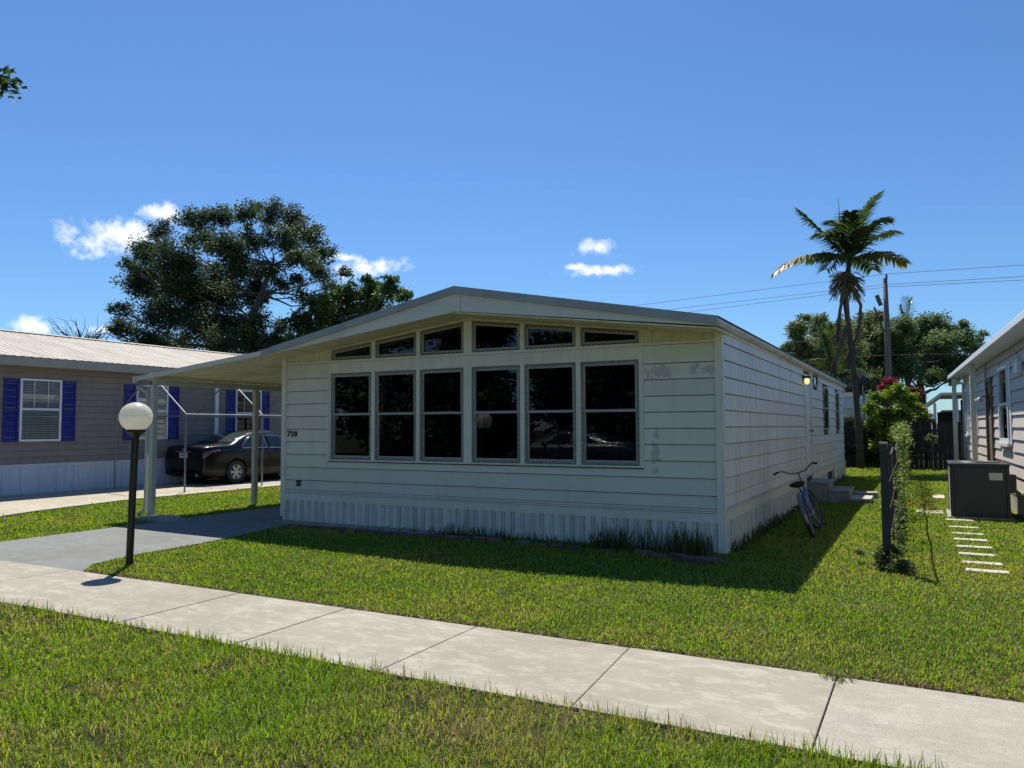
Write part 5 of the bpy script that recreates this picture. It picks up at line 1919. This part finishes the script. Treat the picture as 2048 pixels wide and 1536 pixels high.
# bare tree far left
rng = np.random.default_rng(43)
D = 48
bo = at(150, 800, D)
bo.z = 0
t_ = tag(empty('bare_tree', bo), 'leafless thin-branched tree beyond the taupe roof', 'tree')
wd = MB()
top = at(165, 690, D) - bo
wd.tube([(0, 0, 0), tuple(top * 0.6), tuple(top)], [0.14, 0.11, 0.08], 8)
for k in range(46):
    s = top * rng.uniform(0.75, 1.0)
    tx, ty = rng.uniform(90, 235), rng.uniform(632, 672)
    e = at(tx, ty, D + rng.uniform(-2, 2)) - bo
    m1 = s.lerp(e, 0.4) + Vector(rng.normal(0, 0.22, 3))
    m2 = s.lerp(e, 0.75) + Vector(rng.normal(0, 0.18, 3))
    wd.tube([s, m1, m2, e], [0.045, 0.03, 0.018, 0.006], 4, False)
wd.build('trunk', 'bark', t_, True)

# trees beyond the back fence on the right
rng = np.random.default_rng(44)
TR = 'trees beyond the back fence'
D = 52
R1 = [(1575, 695, 16), (1640, 640, 16), (1598, 690, 32), (1640, 662, 30), (1595, 660, 24), (1650, 715, 42), (1690, 668, 34), (1690, 720, 40), (1620, 720, 36), (1660, 690, 36), (1610, 640, 16)]
bo = at(1655, 800, D)
bo.z = 0
make_tree('leafy_tree', 'pale feathery tree behind the palm and the white home', 'tree', bo, [bo, at(1655, 770, D), at(1655, 710, D)], px_clumps(R1, D, 2, rng), GREEN_PALE, 34000, 0.19, rng, 0.2, group=TR)
D = 55
R2 = [(1722, 660, 38), (1740, 705, 44), (1752, 640, 24), (1775, 720, 40), (1730, 750, 40), (1770, 665, 32), (1770, 760, 34), (1700, 700, 36), (1710, 780, 36)]
bo = at(1750, 815, D)
bo.z = 0
make_tree('leafy_tree', 'yellow-green dense tree behind the utility pole', 'tree', bo, [bo, at(1750, 790, D), at(1745, 710, D)], px_clumps(R2, D, 2, rng), [(0.17, 0.20, 0.065), (0.13, 0.165, 0.055), (0.20, 0.225, 0.08), (0.09, 0.12, 0.04)], 32000, 0.21, rng, 0.24, group=TR)
D = 56
R3 = [(1830, 672, 40), (1872, 662, 38), (1910, 672, 34), (1948, 690, 24), (1840, 722, 42), (1890, 722, 40), (1930, 725, 28), (1803, 655, 30), (1860, 642, 24), (1812, 742, 36), (1872, 752, 24), (1905, 755, 22), (1800, 700, 34), (1850, 690, 40), (1890, 690, 36), (1965, 668, 12), (1925, 650, 14)]
bo = at(1845, 815, D)
bo.z = 0
tr = [bo, at(1842, 790, D), at(1840, 765, D), at(1850, 725, D)]
make_tree('oak_tree', 'broad oak with open trunks behind the pink home', 'tree', bo, tr, px_clumps(R3, D, 3, rng), GREEN_MID, 48000, 0.20, rng, 0.34, group=TR)

# tree in the left verge, one leafy twig of it reaches into view
rng = np.random.default_rng(45)
tb = Vector((-12.6, 3.0, 0))
tip = at(24, 168, 9.0)
cl = [(Vector((-12.6, 2.6, 5.6)), 1.3), (Vector((-13.6, 3.4, 5.0)), 1.1), (Vector((-12.2, 1.6, 5.0)), 1.0), (Vector((-13.2, 2.4, 6.4)), 1.1), (Vector((-12.0, 3.2, 5.3)), 0.8)]
tt = make_tree('street_tree', 'green street tree in the verge with a twig reaching into the sky', 'tree', tb, [tb, Vector((-12.55, 3.0, 2.4)), Vector((-12.6, 2.9, 4.6))], cl, LIME[2:] + GREEN_MANGO, 5000, 0.11, rng, 0.13)
tw_ = MB()
tipb = tip - tb
sb = Vector((-12.0, 3.2, 5.3)) - tb
tw_.tube([sb, sb.lerp(tipb, 0.5) + Vector((0, 0, 0.06)), tipb], [0.02, 0.013, 0.005], 6)
tw_.build('branch', 'bark', tt, True)
pl_ = []
for k in range(230):
    f = rng.uniform(0.35, 1.0) if k < 90 else rng.uniform(0.86, 1.0)
    p = sb.lerp(tipb, f) + Vector(rng.normal(0, 0.085, 3))
    pl_.append(list(p))
V, F, C = leaf_arrays(np.array(pl_), 0.125, [(0.06, 0.10, 0.02), (0.09, 0.14, 0.03), (0.03, 0.05, 0.015)], rng, 0.7, 0.45, 0.4)
tag(np_mesh('leaf_spray', V, F, C, 'leaf', tt), kind='stuff')

# trees across the road, mirrored darkly in the front windows
rng = np.random.default_rng(46)
for k, (x, y, h) in enumerate(((-7, -11.5, 9), (-13, -12.5, 10), (-19, -11.8, 9), (-25.5, -13, 10.5), (-32, -12, 9.5))):
    b0 = Vector((x, y, 0))
    cl = []
    for j in range(20):
        cl.append((Vector((x + rng.uniform(-2.9, 2.9), y + rng.uniform(-1.8, 1.8), rng.uniform(0.7, h - 1.4))), rng.uniform(1.3, 1.9)))
    make_tree('roadside_tree', 'dense dark green tree across the road, %s in the row from the teal sedan' % ('first', 'second', 'third', 'fourth', 'fifth')[k], 'tree', b0, [b0, Vector((x, y, h * 0.3)), Vector((x, y, h * 0.62))], cl, GREEN_OAK, 12000, 0.42, rng, 0.22, group='trees in the row across the road', tips=3)


# ------------------------------------------------------------------ palms
def frond(parent, s, ctrl, tip, width, palette, rng, nl=44, hang=0.6, name='frond', tipcol=None):
    s, ctrl, tip = np.array(s, float), np.array(ctrl, float), np.array(tip, float)
    V, Fq, Ft, C = [], [], [], []
    pal = np.array(palette)
    ts = np.linspace(0, 1, 14)
    rach = (1 - ts)[:, None] ** 2 * s + 2 * ((1 - ts) * ts)[:, None] * ctrl + (ts ** 2)[:, None] * tip
    pb = np.array([0.10, 0.12, 0.04])
    for i, p in enumerate(rach):                     # midrib as a thin three-sided strip
        r = 0.022 * (1 - 0.8 * ts[i])
        V += [p + [r, 0, 0], p + [-r * 0.5, r * 0.87, 0], p + [-r * 0.5, -r * 0.87, 0.5 * r]]
        C += [pb] * 3
        if i:
            a = (i - 1) * 3
            for k in range(3):
                Fq.append((a + k, a + (k + 1) % 3, a + 3 + (k + 1) % 3, a + 3 + k))
    for k in range(nl):
        f = 0.10 + 0.90 * (k + rng.uniform(0, 0.6)) / nl
        f = min(f, 0.995)
        p = (1 - f) ** 2 * s + 2 * (1 - f) * f * ctrl + f * f * tip
        tg = 2 * (1 - f) * (ctrl - s) + 2 * f * (tip - ctrl)
        tg /= np.linalg.norm(tg)
        sdv = np.cross(tg, [0, 0, 1.0])
        nl_ = np.linalg.norm(sdv)
        sdv = sdv / nl_ if nl_ > 0.1 else np.array([1.0, 0, 0])
        ln = width * (math.sin(PI * (0.12 + 0.80 * f)) ** 0.6) * rng.uniform(0.8, 1.1)
        for sgn in (1, -1):
            d0 = sdv * sgn * 0.8 + tg * (0.35 + 0.5 * f) + np.array([0, 0, 0.12]) + rng.normal(0, 0.07, 3)
            d0 /= np.linalg.norm(d0)
            d1 = d0 + np.array([0, 0, -hang]) + rng.normal(0, 0.06, 3)
            d1 /= np.linalg.norm(d1)
            m_ = p + d0 * ln * 0.45
            e = m_ + d1 * ln * 0.55
            wv = np.cross(d0, [0.1, 0.2, 1.0])
            wv /= np.linalg.norm(wv)
            ww = 0.034
            b0 = len(V)
            V += [p - wv * ww * 0.6, p + wv * ww * 0.6, m_ + wv * ww, m_ - wv * ww, e]
            Fq.append((b0, b0 + 1, b0 + 2, b0 + 3))
            Ft.append((b0 + 3, b0 + 2, b0 + 4))
            c = pal[rng.integers(0, len(pal))] * rng.uniform(0.75, 1.25)
            if tipcol is not None:
                g_f = np.clip((f - 0.25) * 1.6, 0, 1)
                c = c * (1 - g_f) + np.array(tipcol) * g_f * rng.uniform(0.8, 1.2)
            C += [c] * 5
    return np_mesh(name, np.array(V), [np.array(Fq), np.array(Ft)], np.array(C), 'palmleaf', parent)


PALMG = [(0.06, 0.10, 0.028), (0.085, 0.13, 0.035), (0.04, 0.07, 0.02)]
rng = np.random.default_rng(47)
DP = 27.6
pb_ = gpt(1722, 938)
palm = tag(empty('palm_tree', pb_), 'tall slender palm with yellowing lower fronds behind the white home', 'palm tree')
L0 = lambda x, y, dd=0.0: at(x, y, DP + dd) - pb_
trunkp = [Vector((0, 0, -0.02)), L0(1717, 850), L0(1709, 760), L0(1698, 660), L0(1690, 600), L0(1694, 560), L0(1699, 520)]
MB().tube(trunkp, [0.14, 0.105, 0.095, 0.09, 0.085, 0.11, 0.07], 12).build('trunk', 'palmbark', palm, True)
cr0 = L0(1698, 522)
YELT = (0.34, 0.27, 0.05)
FR = [((1650, 470), (1598, 424), 0.8, None, 0.55), ((1670, 455), (1640, 470), -0.9, None, 0.7), ((1708, 440), (1752, 392), 0.3, None, 0.35), ((1725, 450), (1778, 440), -0.6, None, 0.6), ((1745, 465), (1787, 466), 0.9, None, 0.8),
      ((1755, 495), (1812, 527), 0.2, YELT, 0.9), ((1610, 495), (1553, 545), -0.2, (0.36, 0.29, 0.12), 0.9), ((1660, 500), (1615, 520), 1.2, None, 0.9), ((1690, 440), (1668, 445), 1.4, None, 0.6), ((1715, 470), (1735, 455), -1.6, None, 0.6), ((1720, 500), (1745, 540), 1.6, None, 0.9), ((1680, 490), (1650, 540), -1.5, None, 0.9), ((1700, 450), (1700, 425), -1.2, None, 0.6)]
for (c_, t2_, dd, tc_, hg) in FR:
    frond(palm, cr0, L0(c_[0], c_[1], dd * 0.5), L0(t2_[0], t2_[1], dd), 0.88, PALMG, rng, 62, hg, tipcol=tc_)
MB().tube([cr0, L0(1680, 450), L0(1676, 394)], [0.03, 0.018, 0.006], 6).build('spear_leaf', 'palmbark', palm, True)
# fibrous fruit stalks under the crown
fbm = MB()
for k in range(320):
    a = rng.uniform(0, 2 * PI)
    s = L0(1694 + rng.uniform(-6, 6), 553 + rng.uniform(-10, 14))
    sgn = rng.choice([-1, 1])
    e = L0(1694 + sgn * rng.uniform(3, 38), 572 + rng.uniform(-20, 34), rng.uniform(-0.5, 0.5))
    m_ = s.lerp(e, 0.5) + Vector((0, 0, 0.10))
    fbm.tube([s, m_, e], [0.016, 0.014, 0.010], 3, False)
tag(fbm.build('fruit_stalks', 'fibre', palm), kind='stuff')
for pts in (([1692, 575], [1697, 640], [1680, 690], [1655, 750]), ([1700, 570], [1722, 610], [1716, 660], [1690, 720]), ([1686, 590], [1680, 620], [1676, 650], [1670, 672])):
    q = [L0(p[0], p[1], -0.15 + 0.1 * i) for i, p in enumerate(pts)]
    df = MB()
    df.tube(q, [0.06, 0.06, 0.05, 0.02], 5)
    for k in range(150):
        f = rng.uniform(0.35, 1.0)
        i = min(2, int(f * 3))
        p = q[i].lerp(q[i + 1], f * 3 - i)
        e = p + Vector((rng.normal(0, 0.10), rng.normal(0, 0.10), -rng.uniform(0.2, 0.5)))
        df.tube([p, e], [0.018, 0.005], 3, False)
    df.build('dead_frond', 'deadfrond', palm)
# a second, lower palm
rng = np.random.default_rng(48)
D2 = 33
b2 = at(1668, 880, D2)
b2.z = 0
palm2 = tag(empty('palm_tree', b2), 'low bushy palm with upright fronds beside the taller palm', 'palm tree')
K0 = lambda x, y, dd=0.0: at(x, y, D2 + dd) - b2
MB().tube([(0, 0, 0), K0(1670, 800), K0(1672, 762)], [0.14, 0.11, 0.08], 10).build('trunk', 'palmbark', palm2, True)
c2_ = K0(1672, 762)
for (c_, t2_, dd) in (((1650, 690), (1632, 640), 0.2), ((1680, 690), (1692, 655), 0.5), ((1700, 710), (1735, 690), -0.3), ((1650, 720), (1622, 720), -0.5), ((1700, 740), (1742, 752), 0.4), ((1665, 690), (1655, 650), -0.9), ((1690, 730), (1715, 745), 1.1), ((1650, 745), (1640, 775), 0.9), ((1700, 755), (1720, 790), -0.8), ((1680, 700), (1712, 660), 0.9)):
    frond(palm2, c2_, K0(c_[0], c_[1], dd * 0.5), K0(t2_[0], t2_[1], dd), 0.85, PALMG + [(0.07, 0.10, 0.03)], rng, 40, 0.5)
# far palm top
rng = np.random.default_rng(49)
D3 = 62
b3 = at(1815, 820, D3)
b3.z = 0
palm3 = tag(empty('palm_tree', b3), 'distant palm top poking above the broad oak', 'palm tree')
Z0 = lambda x, y, dd=0.0: at(x, y, D3 + dd) - b3
MB().tube([(0, 0, 0), Z0(1815, 700), Z0(1815, 652)], [0.25, 0.2, 0.15], 8).build('trunk', 'palmbark', palm3, True)
for (c_, t2_, dd) in (((1812, 620), (1811, 594), 0.3), ((1818, 620), (1823, 597), -0.5), ((1808, 630), (1800, 612), 0.6), ((1825, 640), (1840, 632), 0.2), ((1830, 645), (1856, 640), -0.8), ((1805, 640), (1792, 640), -0.2)):
    frond(palm3, Z0(1815, 655), Z0(c_[0], c_[1], dd), Z0(t2_[0], t2_[1], dd), 0.8, PALMG, rng, 30, 0.5)


# ------------------------------------------------------------------ hedges, bougainvillea, vines
def shrub(name, label, base, clumps, palette, n, ls, rng, cat='shrub', group=None, **kw):
    return make_tree(name, label, cat, base, [base, base + Vector((0, 0, 0.5))], clumps, palette, n, ls, rng, 0.05, group=group, tips=4, **kw)


rng = np.random.default_rng(50)
D = 28.5
b_ = at(1790, 900, D)
b_.z = 0
BG = [(1755, 800, 22), (1785, 790, 24), (1815, 800, 22), (1765, 830, 26), (1800, 830, 28), (1830, 822, 18), (1780, 862, 26), (1815, 868, 24), (1748, 850, 20), (1760, 890, 24), (1800, 900, 26), (1738, 815, 16), (1845, 835, 14), (1800, 778, 14)]
shrub('bougainvillea', 'lime green bougainvillea bush along the back fence', b_, px_clumps(BG, D, 0.5, rng), LIME, 17000, 0.115, rng)
MAG = [(0.42, 0.02, 0.10), (0.50, 0.03, 0.13), (0.30, 0.015, 0.07), (0.05, 0.03, 0.02)]
for lab, cl, n_, D in (('tall bougainvillea shoot with bright magenta flowers beside the utility pole', [(1777, 764, 13), (1769, 777, 12), (1786, 774, 11)], 2200, 29.5), ('dusky bougainvillea bush with crimson flowers by the cottage', [(1828, 784, 15), (1812, 792, 12), (1842, 790, 12), (1820, 812, 16), (1840, 825, 18), (1855, 840, 16), (1835, 850, 20)], 6000, 31)):
    b_ = at(cl[0][0], 900, D)
    b_.z = 0
    pal = MAG if n_ < 3000 else [(0.20, 0.02, 0.045), (0.06, 0.04, 0.04), (0.09, 0.06, 0.055), (0.04, 0.035, 0.025), (0.30, 0.03, 0.06)]
    shrub('bougainvillea', lab, b_, px_clumps(cl, D, 0.3, rng), pal, n_, 0.085, rng)
HG = 'shrubs in front of the back fence'
for lab, cl, n_, D in (('dark leafy shrub at the back corner of the white home', [(1700, 905, 22), (1720, 880, 22), (1702, 870, 20), (1715, 925, 20), (1735, 905, 20), (1703, 845, 18), (1728, 852, 16), (1690, 880, 16)], 5200, 29.5),
                       ('dark shrub growing below the lime green bougainvillea', [(1750, 915, 20), (1775, 925, 18), (1800, 922, 16), (1740, 880, 18), (1755, 880, 20), (1820, 910, 16)], 5200, 28.8),
                       ('straggling light green shrub by the pink home', [(1862, 878, 12), (1880, 895, 12), (1850, 900, 12), (1895, 905, 10)], 1600, 27.5)):
    b_ = at(cl[0][0], 930, D)
    b_.z = 0
    shrub('garden_shrub', lab, b_, px_clumps(cl, D, 0.4, rng), DARKHEDGE if 'dark' in lab else GREEN_PALE, n_, 0.10, rng, group=HG)
# vines on the wire fence
rng = np.random.default_rng(51)
cl = []
for y in np.arange(14.5, 26.5, 0.4):
    for k in range(2):
        hmax = 0.5 + 0.95 * min(1, (y - 13.5) / 4)
        cl.append((Vector((fxx(y) + 0.05 + rng.normal(0, 0.06), y + rng.normal(0, 0.1), rng.uniform(0.1, hmax))), rng.uniform(0.12, 0.22)))
for y in np.arange(16.5, 26.5, 0.35):
    cl.append((Vector((fxx(y) + 0.05, y, 1.32 + rng.uniform(-0.05, 0.25))), rng.uniform(0.15, 0.26)))
b_ = Vector((fxx(18) + 0.1, 18, 0))
make_tree('fence_vine', 'tangled leafy vine climbing along the wire fence', 'vine', b_, [b_, b_ + Vector((0, 0, 0.3))], cl, LIME + GREEN_MID, 8000, 0.06, rng, 0.015, tips=1, limbs=False)
cl = [(Vector((-0.40 + rng.normal(0, 0.12), 9.36 + rng.normal(0, 0.10), rng.uniform(0.02, 0.30) * (1 if k < 14 else 0.5))), rng.uniform(0.05, 0.12)) for k in range(20)]
cl += [(Vector((-0.33, 10.4 + k * 0.5, rng.uniform(0.05, 0.3))), 0.10) for k in range(7)]
b_ = Vector((-0.45, 9.30, 0))
make_tree('post_vine', 'dark ivy clump at the foot of the first fence post', 'vine', b_, [b_, b_ + Vector((0, 0, 0.1))], cl, DARKHEDGE + GREEN_MID, 4200, 0.038, rng, 0.008, tips=2, limbs=False)

# ------------------------------------------------------------------ back fence, shed, cottage, dish, brush
bf = tag(empty('board_fence', (0, 0, 0)), 'dark weathered board fence across the back of the yards', 'fence')
rng = np.random.default_rng(52)
x = -4.6
fsrc = None
while x < 2.4:
    w_ = 0.14
    h = 1.72 + rng.uniform(-0.04, 0.03)
    o = MB().prism([(0, 0), (w_, 0), (w_, h - 0.05), (w_ - 0.03, h), (0.03, h), (0, h - 0.05)], lambda a, z, d: (a, d, z), 0, 0.02).build('plank', 'fencewood', bf)
    o.location = (x, 31.6 + rng.uniform(-0.008, 0.008), 0)
    o.rotation_euler = (0, rng.normal(0, 0.008), 0)
    x += w_ + 0.012
for z in (0.35, 1.35):
    MB().box(-4.6, 2.4, 31.63, 31.70, z, z + 0.09).build('rail', 'fencewood', bf)
sh = at(1712, 825, 35)
shed = tag(empty('storage_shed', (sh.x, sh.y, 0)), 'small white storage shed peeking over the back fence', 'shed')
MB().box(-0.75, 0.62, 0, 1.6, 0, 2.42).build('wall', 'trim', shed)
MB().prism([(-0.85, 2.42), (0.72, 2.30), (0.72, 2.82), (-0.85, 2.84)], lambda a, z, d: (a, d, z), -0.12, 1.7).build('roof_front', 'whitevinyl', shed)
MB().box(-0.9, 0.2, 0.3, 1.9, 2.845, 3.12).build('roof_box', 'nfascia', shed)
MB().box(-0.3, 0.25, -0.02, -0.001, 0.1, 2.0).build('door', 'nfascia', shed)
ct = at(1868, 840, 36)
cot = tag(empty('cottage', (ct.x, ct.y, 0)), 'small white cottage with a gabled porch behind the pink home', 'house')
MB().box(0.35, 4.5, 0.9, 6, 0, 2.3).build('wall', 'nfascia', cot)
MB().prism([(-0.45, 2.35), (0.35, 2.98), (4.8, 2.98), (4.8, 3.10), (0.30, 3.10), (-0.52, 2.45)], lambda a, z, d: (a, d, z), -0.2, 6.2).build('roof', 'trim', cot)
for xx in (0.05, 0.95):
    MB().box(xx - 0.06, xx + 0.06, -0.06, 0.06, 0, 2.8 if xx > 0.5 else 2.62).build('porch_post', 'whitevinyl', cot)
MB().box(1.1, 2.2, -0.02, 0.02, 1.55, 2.75).build('porch_screen', 'interior', cot)
MB().box(1.0, 2.6, -0.03, 0.03, 0.0, 1.5).build('porch_wall', 'nfascia', cot)
MB().box(0.15, 0.85, 0.86, 0.899, 0.1, 2.2).build('porch_door', 'interior', cot)
dp = at(1726, 762, 29.0)
dish = tag(empty('satellite_dish', (dp.x, dp.y, 0)), 'grey satellite dish on a mast behind the palm trunk', 'satellite dish')
MB().tube([(0, 0, 0), (0, 0, dp.z)], 0.025, 8).build('mast', 'acgrey', dish, True)
dm = MB().lathe([(0.001, 0.03), (0.08, 0.024), (0.14, 0.008), (0.17, -0.012), (0.174, -0.006), (0.14, 0.016), (0.08, 0.032), (0.001, 0.038)], (0, 0, 0), 24, 'y').build('reflector', 'acgrey', dish, True)
dm.location = (0.0, -0.06, dp.z)
dm.rotation_euler = (R(-20), 0, R(20))
bp = gpt(1862, 915)
br_ = tag(empty('brush_pile', bp), 'pile of bare cut branches by the back fence', 'brush pile')
sk = MB()
for k in range(42):
    a = rng.uniform(0, PI)
    l_ = rng.uniform(0.5, 1.3)
    c = Vector((rng.normal(0, 0.5), rng.normal(0, 0.4), rng.uniform(0.05, 0.55)))
    d_ = Vector((math.cos(a), math.sin(a), rng.normal(0, 0.35))) * l_ * 0.5
    sk.tube([c - d_, c + Vector(rng.normal(0, 0.04, 3)), c + d_], [0.016, 0.012, 0.004], 4, False)
sk.build('sticks', 'bark', br_)

# ------------------------------------------------------------------ utility pole and lines
DU = 46.0
ub = at(1779, 840, DU)
ub.z = 0
up_ = tag(empty('utility_pole', ub), 'grey wooden utility pole with transformer fuse behind the palm', 'utility pole')
U0 = lambda x, y: at(x, y, DU) - ub
MB().tube([(0, 0, 0), U0(1776, 700), U0(1770, 556)], [0.20, 0.17, 0.12], 12).build('pole', 'wood_pole', up_, True)
MB().lathe([(0.001, 0.0), (0.07, 0.0), (0.05, 0.08), (0.08, 0.14), (0.05, 0.20), (0.06, 0.28), (0.001, 0.32)], tuple(U0(1773, 558)), 10).build('insulator', 'insul', up_, True)
MB().tube([U0(1774, 625), U0(1752, 624)], 0.03, 6).build('arm', 'wood_pole', up_, True)
MB().tube([U0(1748, 614), U0(1757, 636)], [0.06, 0.06], 8).build('fuse_cutout', 'insul', up_, True)
MB().tube([U0(1753, 590), U0(1762, 611)], [0.12, 0.12], 10).build('arrester', 'insul', up_, True)
MB().tube([U0(1762, 598), U0(1772, 598)], 0.03, 6).build('bracket', 'steel', up_, True)
MB().tube([U0(1757, 636), U0(1764, 655), U0(1773, 668)], 0.045, 6).build('drop_cable', 'cable', up_, True)
MB().tube([U0(1779, 668), U0(1782, 720), U0(1783, 840)], 0.05, 6).build('riser', 'cable', up_, True)
upw = ub + U0(1772, 556)


def power_line(label, pxl, pole_xy, pxr, yl, yr):
    """a wire hung between three points; each end lies on the rear easement (world y given)"""
    def aty(p, Y):
        d = ray(*p)
        return OC + d * (Y / d.y)
    a, c = aty(pxl, yl), aty(pxr, yr)
    m = at(pole_xy[0], pole_xy[1], DU)
    pts = []
    a = m + (a - m) * 2.2
    c = m + (c - m) * 1.6
    for k in range(13):
        f = k / 12
        p = a.lerp(m, f)
        pts.append(p)
    for k in range(1, 9):
        f = k / 8
        pts.append(m.lerp(c, f))
    o = MB().tube(pts, 0.013, 5).build('power_line', 'cable')
    tag(o, label, 'power line', 'power lines behind the homes')


power_line('highest power line running across the top of the utility pole', (1280, 610), (1772, 548), (2048, 530), ub.y + 1.2, ub.y - 0.6)
power_line('middle power line clamped just below the utility pole top', (1380, 614), (1772, 569), (2048, 553), ub.y + 1.2, ub.y - 0.6)
power_line('lower of the close pair of power lines on the utility pole', (1395, 622), (1772, 574), (2048, 560), ub.y + 1.2, ub.y - 0.6)
power_line('black communications line hung low on the utility pole', (1700, 714), (1778, 710), (1950, 706), ub.y + 0.6, ub.y - 0.6)
